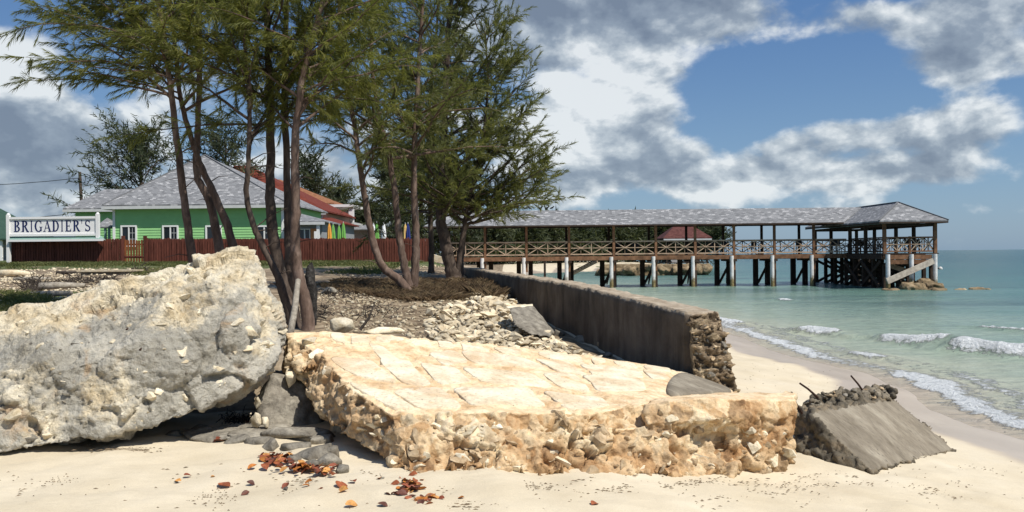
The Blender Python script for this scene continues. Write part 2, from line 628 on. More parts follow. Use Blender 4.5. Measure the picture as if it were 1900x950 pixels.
def ground_mat():
    m, t, b, _ = new_mat('beach_sand_and_soil')
    p = pos(t)
    sand = t.ramp(t.noise(p, 1.3, 6, .6), [(.3, (.55, .465, .325)), (.55, (.61, .525, .38)), (.75, (.65, .57, .43))])
    grain = t.noise(p, 120, 4, .7)
    sand = t.mix(.6, sand, t.ramp(grain, [(.3, (.78, .77, .75)), (.6, (1.05, 1.05, 1.05))]), 'MULTIPLY')
    wetc = t.ramp(t.noise(t.vmath('MULTIPLY', p, (1, .35, 1)).outputs[0], 1.6, 5), [(.3, (.41, .335, .25)), (.7, (.50, .415, .315))])
    wet = t.rng(t.math('ADD', t.attr('wet'), t.math('MULTIPLY', t.math('SUBTRACT', t.noise(p, .55, 5), .5), .75)), .34, .60)
    c = t.mix(wet, sand, wetc)
    soil = t.ramp(t.noise(p, 2.2, 8, .68, .3), [(.3, (.065, .045, .028)), (.45, (.16, .115, .07)), (.6, (.32, .25, .165)), (.75, (.54, .46, .34))])
    lm = t.rng(t.math('ADD', t.attr('soil'), t.math('MULTIPLY', t.math('SUBTRACT', t.noise(p, .9, 6, .65), .5), .8)), .4, .6)
    c = t.mix(lm, c, soil)
    gr = t.ramp(t.noise(p, 5, 8, .7), [(.3, (.035, .05, .015)), (.55, (.085, .105, .03)), (.75, (.19, .18, .075))])
    gm = t.rng(t.math('ADD', t.attr('grass'), t.math('MULTIPLY', t.math('SUBTRACT', t.noise(p, .8, 6, .7), .5), 1.5)), .42, .58)
    c = t.mix(gm, c, gr)
    t.put(b.inputs['Base Color'], c)
    t.put(b.inputs['Roughness'], t.math('MULTIPLY_ADD', wet, -.62, .92))
    b.inputs['Specular IOR Level'].default_value = .3
    rip = t.noise(t.vmath('MULTIPLY', p, (1, 1.6, 1)).outputs[0], 5.0, 5, .6, .3)
    h = t.math('ADD', t.math('MULTIPLY', grain, .10), t.math('MULTIPLY', rip, 1.0))
    t.put(b.inputs['Normal'], t.bump(h, t.math('MULTIPLY_ADD', wet, -.3, .38), .04))
    return m


M_['ground'] = ground_mat()


def water_mat():
    m, t, b, _ = new_mat('shallow_sea_water')
    p = pos(t)
    s = t.attr('off')
    wob = t.math('MULTIPLY', t.math('SUBTRACT', t.noise(t.vmath('MULTIPLY', p, (.35, 1, 1)).outputs[0], .25, 6, .65), .5), .30)
    sv = t.math('ADD', s, wob)
    c = t.ramp(sv, [(0.0, (.43, .36, .27)), (.07, (.43, .40, .295)), (.16, (.385, .40, .30)), (.30, (.285, .345, .265)), (.46, (.165, .245, .198)),
                    (.62, (.085, .175, .148)), (.8, (.046, .125, .112)), (1.0, (.024, .086, .084))])
    weed = t.noise(t.vmath('MULTIPLY', p, (.22, .9, 1)).outputs[0], .16, 7, .65, .4)
    wm = t.math('MULTIPLY', t.rng(weed, .46, .62), t.rng(s, .33, .5))
    c = t.mix(t.math('MULTIPLY', wm, .62), c, (.045, .085, .085))
    rip = t.noise(t.vmath('MULTIPLY', p, (.6, 1.3, 1)).outputs[0], 2.2, 8, .7, .3)
    c = t.mix(.55, c, t.ramp(rip, [(.3, (.58, .63, .66)), (.5, (.97, .97, .97)), (.7, (1.36, 1.32, 1.26))]), 'MULTIPLY')
    f0 = t.attr('foam')
    fn = t.noise(p, 7.0, 8, .72, .5)
    fm = t.rng(t.math('ADD', f0, t.math('MULTIPLY', t.math('SUBTRACT', fn, .5), 2.4)), .34, .70)
    foam = t.ramp(t.noise(p, 22, 6, .7), [(.3, (.62, .66, .65)), (.6, (.86, .87, .86))])
    c = t.mix(fm, c, foam)
    t.put(b.inputs['Base Color'], c)
    t.put(b.inputs['Roughness'], t.math('MULTIPLY_ADD', fm, .6, .22))
    t.put(b.inputs['Specular IOR Level'], t.math('MULTIPLY_ADD', fm, -.15, .26))
    b.inputs['IOR'].default_value = 1.33
    h = t.math('ADD', t.noise(t.vmath('MULTIPLY', p, (.7, 1.5, 1)).outputs[0], 1.6, 8, .62, .4), t.math('MULTIPLY', fm, t.math('MULTIPLY', fn, 1.2)))
    t.put(b.inputs['Normal'], t.bump(h, .85, .22))
    return m


M_['water'] = water_mat()


def leaf_mat(name, stops, scale=1.6, trans=.35):
    m, t, b, out = new_mat(name)
    g = t.new('ShaderNodeNewGeometry')
    n = t.noise(g.outputs['Position'], scale, 4, .6)
    n = t.math('ADD', n, t.math('MULTIPLY', t.math('SUBTRACT', g.outputs['Random Per Island'], .5), .35))
    c = t.ramp(n, stops)
    t.put(b.inputs['Base Color'], c)
    b.inputs['Roughness'].default_value = .55
    b.inputs['Specular IOR Level'].default_value = .25
    tr = t.new('ShaderNodeBsdfTranslucent')
    t.put(tr.inputs[0], t.mix(1.0, c, (1.25, 1.3, .7), 'MULTIPLY'))
    mx = t.new('ShaderNodeMixShader')
    mx.inputs[0].default_value = trans
    t.l.new(b.outputs[0], mx.inputs[1])
    t.l.new(tr.outputs[0], mx.inputs[2])
    t.l.new(mx.outputs[0], out.inputs[0])
    return m


M_['needle'] = leaf_mat('casuarina_needles', [(.22, (.075, .085, .026)), (.45, (.15, .165, .045)), (.62, (.23, .235, .065)), (.85, (.33, .30, .10))], trans=.5)
M_['needle_r'] = leaf_mat('casuarina_needles_olive', [(.22, (.064, .072, .028)), (.45, (.125, .138, .05)), (.62, (.185, .19, .07)), (.85, (.26, .235, .10))], trans=.5)
M_['needle_f'] = leaf_mat('far_casuarina_needles', [(.25, (.04, .052, .028)), (.5, (.068, .084, .042)), (.75, (.11, .12, .062))], .4, .25)
M_['grass'] = leaf_mat('grass_blades', [(.25, (.065, .08, .026)), (.5, (.125, .14, .045)), (.75, (.24, .22, .10))], .7)
M_['brush'] = leaf_mat('dry_brush_stems', [(.25, (.055, .036, .02)), (.5, (.13, .085, .048)), (.75, (.21, .155, .085))], 1.1, .15)
M_['bark'] = rock_mat('grey_brown_bark', [(.3, (.07, .046, .034)), (.5, (.155, .105, .08)), (.7, (.27, .20, .16))], 6, 22, bump=.8, bdist=.02,
                      coord=lambda t: t.vmath('MULTIPLY', pos(t), (1, 1, .35)).outputs[0])
M_['bark_d'] = rock_mat('dark_bark', [(.3, (.035, .026, .02)), (.5, (.085, .062, .048)), (.7, (.15, .115, .09))], 6, 22, bump=.8, bdist=.02,
                        coord=lambda t: t.vmath('MULTIPLY', pos(t), (1, 1, .35)).outputs[0])
M_['char'] = rock_mat('charred_wood', [(.3, (.012, .011, .01)), (.55, (.04, .036, .032)), (.75, (.16, .15, .14))], 8, 30, bump=.9)
M_['drift'] = rock_mat('bleached_driftwood', [(.3, (.17, .145, .115)), (.55, (.36, .32, .26)), (.75, (.52, .48, .41))], 6, 25, bump=.5)
M_['scrap'] = plain('dry_seaweed', (.20, .15, .095), .9, .4, 30)
M_['dark_twig'] = plain('dark_twigs', (.06, .047, .036), .9, .4, 9)
M_['fence'] = plain('red_brown_stain', (.135, .043, .028), .75, .3, 3, .2, .2, (3, 3, .6), vary=.5)
M_['fence_l'] = plain('orange_brown_stain', (.24, .082, .030), .75, .3, 3, .2, .2, (3, 3, .6), vary=.4)
M_['white'] = plain('white_paint', (.80, .79, .76), .5, .02, 4)
M_['off'] = plain('off_white_trim', (.58, .58, .56), .55, .08, 4)
M_['green'] = plain('green_siding', (.30, .58, .235), .6, .05, 2)
M_['teal'] = plain('teal_trim', (.20, .32, .27), .6, .1, 3)
M_['pink'] = plain('peach_stucco', (.68, .45, .33), .8, .08, 2)
M_['greyw'] = plain('grey_stucco', (.30, .31, .32), .8, .1, 2)
M_['orange'] = plain('orange_panel', (.66, .27, .10), .6, .1, 3)
M_['navy'] = plain('navy_lettering', (.014, .024, .095), .5, .05, 3)
M_['mint'] = plain('dark_green_roof', (.035, .075, .05), .7, .15, 2)
M_['glass'] = plain('dark_window_glass', (.012, .015, .02), .08, .2, 2, 0, .6)
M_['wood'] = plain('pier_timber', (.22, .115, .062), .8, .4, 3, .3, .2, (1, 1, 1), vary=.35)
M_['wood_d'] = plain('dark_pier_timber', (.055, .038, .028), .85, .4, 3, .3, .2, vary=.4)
M_['wood_l'] = plain('weathered_rail_timber', (.46, .335, .23), .85, .3, 3, .2, .2, vary=.35)
M_['board'] = plain('sun_bleached_board', (.50, .44, .36), .85, .3, 4, .3, .2)
M_['pole'] = plain('utility_pole_wood', (.09, .065, .05), .9, .3, 3)
M_['wire'] = plain('black_cable', (.03, .03, .03), .7, .1, 3)
M_['rebar'] = plain('rusty_rebar', (.055, .028, .018), .9, .4, 20, .3)
M_['chair'] = plain('dark_plastic_chair', (.02, .022, .03), .5, .2, 3)
M_['bird'] = plain('dark_feathers', (.02, .02, .022), .8, .2, 10)
for nm, cc in (('u_orange', (.72, .33, .06)), ('u_green', (.17, .40, .09)), ('u_white', (.82, .82, .82)), ('u_blue', (.02, .035, .17)), ('u_yellow', (.66, .44, .16))):
    M_[nm] = plain('canvas_' + nm[2:], cc, .85, .12, 5)
for i, cc in enumerate([(.42, .15, .03), (.22, .062, .03), (.12, .045, .028), (.52, .25, .07), (.30, .09, .035)]):
    M_['leaf%d' % i] = plain('dead_leaf_%s' % ('amber', 'russet', 'brown', 'ochre', 'rust')[i], cc, .6, .35, 40, .3, .3, vary=.4)


def pile_mat():
    m, t, b, _ = new_mat('white_pile_sleeve')
    p = pos(t)
    z = t.new('ShaderNodeSeparateXYZ')
    t.put(z.inputs[0], p)
    k = t.rng(t.math('ADD', z.outputs['Z'], t.math('MULTIPLY', t.noise(p, 6, 5), .9)), .85, 1.35)
    c = t.mix(k, t.ramp(t.noise(p, 9, 5), [(.35, (.11, .08, .03)), (.65, (.30, .23, .10))]),
              t.ramp(t.noise(p, 4, 5), [(.35, (.60, .58, .54)), (.6, (.78, .77, .75))]))   # algae and barnacles up to the tide mark
    t.put(b.inputs['Base Color'], c)
    b.inputs['Roughness'].default_value = .7
    return m


M_['pile'] = pile_mat()


def shingle_mat(name, c0, c1, c2, tint=1.0):
    m, t, b, _ = new_mat(name)
    uv = t.attr('ruv', 'Vector')
    br = t.new('ShaderNodeTexBrick')
    t.put(br.inputs['Vector'], uv)
    br.offset = .5
    br.inputs['Scale'].default_value = 1.0
    br.inputs['Brick Width'].default_value = .26
    br.inputs['Row Height'].default_value = .16
    br.inputs['Mortar Size'].default_value = .012
    br.inputs['Color1'].default_value = (0, 0, 0, 1)
    br.inputs['Color2'].default_value = (1, 1, 1, 1)
    br.inputs['Mortar'].default_value = (.12, .12, .12, 1)
    n = t.noise(uv, 1.7, 6, .75)
    v = t.math('ADD', t.math('MULTIPLY', br.outputs['Color'], .62), t.math('MULTIPLY', n, .55))
    c = t.ramp(v, [(.25, c0), (.52, c1), (.72, c1), (.93, c2)])
    t.put(b.inputs['Base Color'], c)
    b.inputs['Roughness'].default_value = .85
    b.inputs['Specular IOR Level'].default_value = .25
    t.put(b.inputs['Normal'], t.bump(br.outputs['Color'], .5, .03))
    return m


M_['shingle'] = shingle_mat('grey_shingles', (.125, .127, .13), (.205, .207, .21), (.42, .415, .41))
M_['shingle_r'] = shingle_mat('red_shingles', (.10, .020, .012), (.15, .032, .018), (.20, .055, .032))
M_['shingle_o'] = shingle_mat('orange_brown_shingles', (.19, .08, .036), (.27, .12, .058), (.34, .17, .09))
M_['shingle_m'] = shingle_mat('maroon_shingles', (.06, .02, .016), (.10, .035, .028), (.15, .06, .05))

# =================================================================== SETTING
def spaced(parts):
    out = [parts[0][0]]
    for a, b, st0, st1 in parts:
        x = a
        while x < b - 1e-6:
            k = (x - a) / (b - a)
            x = min(b, x + st0 + (st1 - st0) * k)
            out.append(x)
    return np.unique(np.round(np.array(out), 4))


def grid_mesh(xs, ys):
    X, Y = np.meshgrid(xs, ys)
    nx, ny = len(xs), len(ys)
    i = np.arange(nx * ny).reshape(ny, nx)
    Fq = np.stack([i[:-1, :-1].ravel(), i[:-1, 1:].ravel(), i[1:, 1:].ravel(), i[1:, :-1].ravel()], 1)
    return X, Y, Fq


# ground sheet: beach, bank behind the old seawall, far cove
gx = spaced([(-700, -60, 160, 8), (-60, -8, 2.0, .16), (-8, 9, .07, .07), (9, 40, .2, 3)])
gy = spaced([(-60, 2, 8, .6), (2, 4.5, .5, .07), (4.5, 14, .07, .07), (14, 60, .09, .7), (60, 700, 1.2, 60)])
X, Y, Fq = grid_mesh(gx, gy)
Z = H(X, Y)
b_ = shore_x(Y) - X
l_ = wall_x(Y) - X
P3 = np.stack([X.ravel(), Y.ravel(), 0 * X.ravel()], 1)
# soft hollows left by feet and wind on the near sand
dim = fbm(P3, 1.6, 3, .6, 31).reshape(X.shape)
Z = Z + (dim * .05 - .05 * np.maximum(0, pn(P3 * 2.9, 37).reshape(X.shape) - .28)) * sstep(b_, 1.0, 3.0) * (1 - sstep(Y, 11, 14))
wet = sstep(b_, 2.15, 0.35)
soil = sstep(Y, 11.2, 13.5) * sstep(l_, -.1, .3) * np.interp(Y, [0, 34, 48, 60, 90], [1, 1, .45, .6, .5])
soil = np.maximum(soil, sstep(Y, 8.3, 8.9) * sstep(-X, .9, 1.5))
grass = sstep(Y, 34, 46) * np.where(l_ > 0, 1, 0) * np.interp(Y, [30, 44, 50, 54, 58], [0, .52, .74, .85, .8])
grass = np.maximum(grass, .42 * sstep(Y, 17, 20) * (1 - sstep(Y, 26, 30)) * sstep(-X, 6, 8))
grass = np.maximum(grass, .40 * sstep(Y, 100, 130))
me = np_mesh('ground', np.stack([X.ravel(), Y.ravel(), Z.ravel()], 1), Fq, True,
             {'wet': wet.ravel() * (1 - soil.ravel()), 'soil': soil.ravel(), 'grass': grass.ravel()})
tag(link('ground', me, M_['ground']), kind='structure')

# sea
sx = spaced([(-14, 3, 1.5, .12), (3, 14, .065, .065), (14, 60, .1, 2.5), (60, 7000, 3, 900)])
sy = spaced([(-60, 7, 6, .1), (7, 30, .065, .075), (30, 75, .12, .6), (75, 9000, .8, 900)])
X, Y, Fq = grid_mesh(sx, sy)
s_ = X - shore_x(Y)
P3 = np.stack([X.ravel(), Y.ravel(), 0 * X.ravel()], 1)
off = np.interp(s_ + np.maximum(Y - 62, 0) * .35, [0, .5, 1.6, 4.5, 9, 18, 40, 120], [0, .05, .16, .31, .42, .55, .74, 1.0])
swell = fbm(P3 * np.array((.55, .28, 1)), .8, 4, .55, 2).reshape(X.shape)
damp = sstep(s_, .4, 5) * np.exp(-np.maximum(Y - 90, 0) / 80)
Z = swell * .075 * damp
foam = np.zeros_like(X)
nlow = fbm(P3, 1.1, 3, .6, 9).reshape(X.shape)
for ax, ay, bx, by, th, hh in [(9.0, 26.6, 9.55, 25.3, .34, .20), (10.25, 23.8, 11.15, 21.9, .36, .22), (11.0, 21.4, 12.8, 18.3, .40, .26),
                               (8.1, 20.5, 8.4, 19.5, .20, .10), (13.4, 43.5, 13.9, 42.7, .2, .12), (7.3, 31.5, 7.6, 29.0, .35, .14),
                               (15.0, 27.5, 15.9, 25.5, .16, .10)]:
    dx, dy = bx - ax, by - ay
    L = math.hypot(dx, dy)
    tx, ty = dx / L, dy / L
    u = (X - ax) * tx + (Y - ay) * ty
    v = (X - ax) * -ty + (Y - ay) * tx + nlow * .25          # v < 0 towards the shore
    v = -v if (-ty) > 0 else v
    v = (X - ax) * abs(ty) * 1.0 + (Y - ay) * (tx if ty < 0 else -tx) + nlow * .28
    ends = sstep(u, -.35, .35) * (1 - sstep(u, L - .35, L + .35))
    wide = np.where(v < 0, th * 1.0, th * .55)
    g = np.exp(-(v / wide) ** 2) * ends
    foam = np.maximum(foam, g * 1.25)
    long_ends = sstep(u, -1.6, .4) * (1 - sstep(u, L - .4, L + 1.6))
    Z = Z + hh * np.exp(-(v / np.where(v < 0, .32, .8)) ** 2) * long_ends
# lace of foam where the last waves run out on the sand
along = np.interp(Y, [7, 9, 11, 13, 15.5, 17.0, 18.0, 19.2, 21, 25, 29, 33], [.9, 1.0, 1.0, .95, 1.15, 1.1, .5, .55, .9, .9, .7, .1])
edge = .62 + nlow * .40
foam = np.maximum(foam, along * np.exp(-((s_ - edge) / np.where(s_ < edge, .24, .55)) ** 2))
foam = np.maximum(foam, .52 * along * np.exp(-((s_ - 1.75 - nlow * .6) / .30) ** 2))
foam = foam + np.maximum(0, fbm(P3 * np.array((.5, 1, 1)), 1.6, 4, .6, 14).reshape(X.shape) - .55) * .5 * np.exp(-np.maximum(s_ - 3, 0) / 3)
Z = Z + np.clip(foam, 0, 1) * (.03 + .05 * np.maximum(fbm(P3, 5.0, 3, .6, 20).reshape(X.shape), 0))
me = np_mesh('sea', np.stack([X.ravel(), Y.ravel(), Z.ravel()], 1), Fq, True, {'off': off.ravel(), 'foam': foam.ravel()})
tag(link('sea', me, M_['water']), kind='structure')


# =================================================================== ROCKS
def hull_into(bm, pts):
    b = bmesh.new()
    for p in pts:
        b.verts.new(p)
    r = bmesh.ops.convex_hull(b, input=b.verts[:])
    bmesh.ops.delete(b, geom=list({g for g in r['geom_interior'] + r['geom_unused'] if isinstance(g, bmesh.types.BMVert)}), context='VERTS')
    tmp = bpy.data.meshes.new('tmp')
    b.to_mesh(tmp)
    b.free()
    bm.from_mesh(tmp)
    bpy.data.meshes.remove(tmp)


def remesh(bm, voxel):
    tmp = bpy.data.meshes.new('tmp')
    bmesh.ops.recalc_face_normals(bm, faces=bm.faces)
    bm.to_mesh(tmp)
    bm.free()
    o = bpy.data.objects.new('tmp', tmp)
    COL.objects.link(o)
    md = o.modifiers.new('r', 'REMESH')
    md.mode = 'VOXEL'
    md.voxel_size = voxel
    dg = bpy.context.evaluated_depsgraph_get()
    ev = o.evaluated_get(dg)
    m2 = ev.to_mesh()
    V = np.empty(len(m2.vertices) * 3)
    N = np.empty(len(m2.vertices) * 3)
    m2.vertices.foreach_get('co', V)
    m2.vertices.foreach_get('normal', N)
    nf = len(m2.polygons)
    Fq = np.empty(len(m2.loops), np.int32)
    m2.loops.foreach_get('vertex_index', Fq)
    ev.to_mesh_clear()
    bpy.data.objects.remove(o)
    bpy.data.meshes.remove(tmp)
    return V.reshape(-1, 3), N.reshape(-1, 3), Fq.reshape(nf, -1)


def relax(V, Fq, n=2):
    for _ in range(n):
        acc = np.zeros_like(V)
        cnt = np.zeros(len(V))
        for k in range(Fq.shape[1]):
            a, b = Fq[:, k], Fq[:, (k + 1) % Fq.shape[1]]
            np.add.at(acc, a, V[b])
            np.add.at(acc, b, V[a])
            np.add.at(cnt, a, 1)
            np.add.at(cnt, b, 1)
        V = V * .4 + .6 * acc / cnt[:, None]
    return V


def normals(V, Fq):
    fn = np.cross(V[Fq[:, 2]] - V[Fq[:, 0]], V[Fq[:, 3]] - V[Fq[:, 1]])
    N = np.zeros_like(V)
    for k in range(4):
        np.add.at(N, Fq[:, k], fn)
    return N / np.maximum(np.linalg.norm(N, axis=1), 1e-9)[:, None]


def ridged(Pn, f, octs=3, seed=0):
    a, s = 1, 0
    for k in range(octs):
        s = s + a * (.5 - np.abs(pn(Pn * f, seed + k)) * 2)
        f *= 2.1
        a *= .5
    return s


def place(name, V, Fq, mat, attrs=None, parent=None, smooth=True):
    o = worg(parent) if parent is not None else Vector(((V[:, 0].min() + V[:, 0].max()) / 2, (V[:, 1].min() + V[:, 1].max()) / 2, V[:, 2].min()))
    me = np_mesh(name, V - np.array(o), Fq, smooth, attrs)
    return link(name, me, mat, parent, None if parent is not None else o)


def bvh_of(V, Fq):
    return BVHTree.FromPolygons(V.tolist(), Fq.tolist())


def shoot(bvh, px, py):
    o = Vector((0, 0, CZ))
    d = (at(px, py, 1.0) - o).normalized()
    return bvh.ray_cast(o, d)


STONES = []
for k in range(14):
    bm = bmesh.new()
    n = 13 + k % 5
    ax = np.array((1.0, random.uniform(.6, 1), random.uniform(.45, .85)))
    pts = RNG.normal(size=(n, 3))
    pts = pts / np.linalg.norm(pts, axis=1)[:, None] * ax * RNG.uniform(.85, 1.08, (n, 1))
    hull_into(bm, [tuple(p) for p in pts])
    me = bpy.data.meshes.new('stone')
    bm.to_mesh(me)
    bm.free()
    STONES.append(me)
_stone_np = []
for me in STONES:
    V = np.array([v.co[:] for v in me.vertices])
    me.calc_loop_triangles()
    T = np.array([t.vertices[:] for t in me.loop_triangles])
    _stone_np.append((V, T))


def stone_obj(name, p, size, mat, parent=None, rot=None):
    """One stone sharing its mesh with its like (a mesh for each shape and material)."""
    k = random.randrange(len(STONES))
    key = 'stone_%d_%s' % (k, mat.name)
    me = bpy.data.meshes.get(key)
    if me is None:
        me = STONES[k].copy()
        me.name = key
        me.materials.append(mat)
    o = bpy.data.objects.new(name, me)
    COL.objects.link(o)
    if parent is not None:
        o.parent = parent
        o.location = Vector(p) - worg(parent)
    else:
        o.location = p
    o.scale = size if hasattr(size, '__len__') else (size,) * 3
    o.rotation_euler = rot or (random.uniform(-.5, .5), random.uniform(-.5, .5), random.uniform(0, 6.28))
    return o


def stud(parent, bvh, spots, mats, sink=.35, name='stone'):
    for px, py, s in spots:
        hit = shoot(bvh, px, py)
        if hit[0] is None:
            continue
        p = hit[0] - hit[1] * s * sink
        stone_obj(name, p, (s * random.uniform(.9, 1.3), s * random.uniform(.7, 1), s * random.uniform(.6, .95)), random.choice(mats), parent,
                  (random.uniform(-.6, .6), random.uniform(-.6, .6), random.uniform(0, 6.28)))


# ---- the big tilted chunk of sea wall by the camera
bm = bmesh.new()
A = [at(*p) for p in [(-190, 655, 7.5), (0, 594, 7.55), (100, 582, 7.6), (165, 548, 7.7), (270, 508, 7.85), (345, 486, 7.95), (392, 471, 8.05), (425, 463, 8.1), (470, 473, 8.15), (486, 498, 8.12),
                      (498, 526, 8.05), (528, 602, 7.9), (532, 640, 7.75),
                      (515, 662, 7.6), (486, 698, 7.4), (400, 748, 7.2), (330, 782, 7.02), (200, 808, 6.85), (100, 828, 6.75), (0, 846, 6.68), (-190, 866, 6.6),
                      (250, 640, 7.02), (420, 600, 7.3), (60, 700, 6.85), (330, 690, 7.0)]]
B = [at(*p) for p in [(-190, 690, 9.2), (0, 610, 9.2), (280, 530, 9.3), (440, 482, 9.2), (500, 560, 9.2), (520, 620, 9.0), (470, 690, 8.6), (300, 740, 8.6), (0, 760, 8.6)]]
hull_into(bm, A + B)
for c, r in (((436, 478, 8.3), .17), ((452, 500, 8.25), .18), ((412, 488, 8.25), .14), ((130, 566, 7.85), .12), ((190, 545, 7.9), .12)):
    hull_into(bm, [at(*c) + Vector(v) * r for v in ((1, 0, .3), (-1, .2, .2), (0, 1, 0), (.2, -1, 0), (.2, 0, 1), (.5, .4, .85), (-.5, .3, .8), (0, 0, -1), (.7, -.6, -.2), (-.7, -.5, .1))])
V, N, Fq = remesh(bm, .0165)
V = relax(V, Fq, 3)
N = normals(V, Fq)
d = .07 * pn(V * 1.5, 1) + .035 * pn(V * 3.4, 2) + .026 * ridged(V, 5.0, 4, 4) + .010 * pn(V * 17, 6) + .008 * ridged(V, 30, 2, 7)
pits = np.maximum(0, pn(V * 6.5, 12) - .26)
d = d - pits * .34
lump = np.maximum(0, pn(V * 4.3, 15) - .25)
d = d + lump * .14
rv, crev, _f = chunks(V, 6.5, 90, .5)
patchy = sstep(pn(V * 1.9, 93), -.05, .25)
d = d + patchy * ((rv - .5) * .035 + _f * .035 - crev * .022)
rv2, crev2, _f = chunks(V, 17, 95, .4)
d = d + (rv2 - .5) * .008 + _f * .010 - crev2 * .005
rv3, crev3, _f = chunks(V, 1.9, 97, .5)          # broad fracture planes
d = d + (rv3 - .5) * .05 + _f * .09 - crev3 * .02
V = V + N * d[:, None]
ztop = np.interp(V[:, 0], [-4.6, -3.9, -2.9, -2.4, -2.0], [1.88, 2.0, 2.43, 2.5, 2.1])
band = np.interp(V[:, 0], [-4.6, -3.4, -2.9, -2.4], [.20, .28, .42, .55])
cream = sstep((V[:, 2] - ztop) / band, -1.0, .1) * .62 + .16 * sstep(N[:, 2], .5, .9)
for c, r, a in (((190, 735, 6.9), .20, .5), ((225, 760, 6.9), .16, .5), ((165, 700, 6.9), .14, .4), ((330, 560, 7.4), .34, .55), ((480, 600, 7.7), .22, .5), ((505, 560, 7.9), .22, .6),
                ((90, 790, 6.8), .22, .45), ((20, 700, 6.8), .3, .35), ((480, 650, 7.5), .15, .45), ((60, 610, 7.4), .25, .4)):
    cream = np.maximum(cream, a * 1.15 * np.exp(-(np.linalg.norm(V - np.array(at(*c)), axis=1) / r) ** 2) + .02)
cream = cream + .10 + lump * 1.2
BO = place('wall_boulder', V, Fq, M_['boulder'], {'cream': cream})
tag(BO, 'huge pale grey and cream limestone boulder tilted up on the sand', 'boulder')
bv = bvh_of(V, Fq)
sp = [(140, 636, .075), (408, 680, .085), (345, 648, .09), (335, 683, .08), (108, 640, .07), (116, 705, .06), (95, 748, .04), (108, 748, .035), (270, 725, .10), (300, 725, .08),
      (460, 610, .10), (485, 640, .09), (440, 600, .10), (455, 650, .07), (340, 560, .10), (365, 575, .09), (310, 570, .10), (300, 595, .08), (250, 560, .07), (60, 800, .10),
      (100, 800, .12), (30, 770, .1), (15, 690, .09), (50, 615, .09), (75, 640, .08), (250, 790, .06), (345, 735, .05), (405, 712, .06), (500, 690, .08), (470, 540, .08),
      (410, 480, .09), (350, 500, .08), (385, 500, .07), (300, 520, .06), (130, 575, .09), (40, 600, .08), (520, 610, .08), (505, 640, .08)]
sp += [(random.uniform(5, 520), random.uniform(520, 800), random.uniform(.018, .045)) for _ in range(70)]
stud(BO, bv, sp, [M_['stone_c'], M_['stone_c'], M_['stone_c'], M_['stone_g']], .45)
for px, py in ((237, 608), (262, 645)):
    h = shoot(bv, px, py)[0]
    if h:
        MB().tube([h + Vector((0, .05, 0)), h + Vector((0, -.025, -.015))], [.013, .009], 7).build('rebar_stub', M_['rebar'], BO)

# ---- the fallen slab: a face of coursed stones, broken and rubbly along its front
VL = [0, .25, .5, 1]
UL = [0, .2, .4, .6, .78, 1]
front = [(722, 768, 6.5), (800, 767, 6.55), (905, 764, 6.62), (1085, 768, 6.85), (1200, 748, 7.3), (1352, 734, 9.0)]
back = [(598, 613, 8.6), (720, 621, 8.8), (860, 634, 9.0), (1100, 660, 9.5), (1240, 682, 9.8), (1368, 728, 9.9)]
tl = {.25: (650, 722, 7.0), .5: (607, 672, 7.65)}
bf = [(765, 885, 6.2), (835, 890, 6.2), (930, 892, 6.3), (1110, 890, 6.5), (1210, 890, 6.8), (1400, 900, 8.6)]
bl = {.25: (622, 800, 7.0), .5: (562, 728, 7.7)}


def patch(f, bk, left):
    f = [np.array(at(*p)) for p in f]
    bk = [np.array(at(*p)) for p in bk]
    rows = []
    for v in VL:
        row = [f[i] * (1 - v) + bk[i] * v for i in range(len(UL))]
        if v in left:
            dlt = np.array(at(*left[v])) - row[0]
            for i, fade in enumerate((1, .45, .12, 0, 0, 0)):
                row[i] = row[i] + dlt * fade
        rows.append(row)
    return np.array(rows)


TOP = patch(front, back, tl)
bkb = []
for i, p in enumerate(back):
    q = at(*p)
    bkb.append(q)
BOT = patch(bf, back, bl)
for j, v in enumerate(VL):
    for i in range(len(UL)):
        if j >= 2 and i > 0:
            BOT[j, i, 2] = min(BOT[j, i, 2], .45)
BOT[3, 0] = np.array(at(537, 648, 8.5))
BOT[3, :, 1] += .15


def surf(Pt, u, v):
    u = np.asarray(u, float)
    v = np.asarray(v, float)
    out = np.zeros(u.shape + (3,))
    for c in range(3):
        cols = np.stack([np.interp(v, VL, Pt[:, i, c]) for i in range(len(UL))], -1)
        iu = np.clip(np.searchsorted(UL, u) - 1, 0, len(UL) - 2)
        u0 = np.array(UL)[iu]
        k = (u - u0) / (np.array(UL)[iu + 1] - u0)
        out[..., c] = np.take_along_axis(cols, iu[..., None], -1)[..., 0] * (1 - k) + np.take_along_axis(cols, iu[..., None] + 1, -1)[..., 0] * k
    return out


nu, nv = 44, 18
U, W = np.meshgrid(np.linspace(0, 1, nu), np.linspace(0, 1, nv))
Tg, Bg = surf(TOP, U, W), surf(BOT, U, W)
Bg[..., 2] = np.minimum(Bg[..., 2], Tg[..., 2] - .12)
mb = MB()
idx = lambda j, i: j * nu + i
fs = []
n0 = nu * nv
for j in range(nv - 1):
    for i in range(nu - 1):
        fs.append((idx(j, i), idx(j, i + 1), idx(j + 1, i + 1), idx(j + 1, i)))
        fs.append((n0 + idx(j, i), n0 + idx(j + 1, i), n0 + idx(j + 1, i + 1), n0 + idx(j, i + 1)))
for i in range(nu - 1):
    fs.append((idx(0, i), n0 + idx(0, i), n0 + idx(0, i + 1), idx(0, i + 1)))
    fs.append((idx(nv - 1, i), idx(nv - 1, i + 1), n0 + idx(nv - 1, i + 1), n0 + idx(nv - 1, i)))
for j in range(nv - 1):
    fs.append((idx(j, 0), idx(j + 1, 0), n0 + idx(j + 1, 0), n0 + idx(j, 0)))
    fs.append((idx(j, nu - 1), n0 + idx(j, nu - 1), n0 + idx(j + 1, nu - 1), idx(j + 1, nu - 1)))
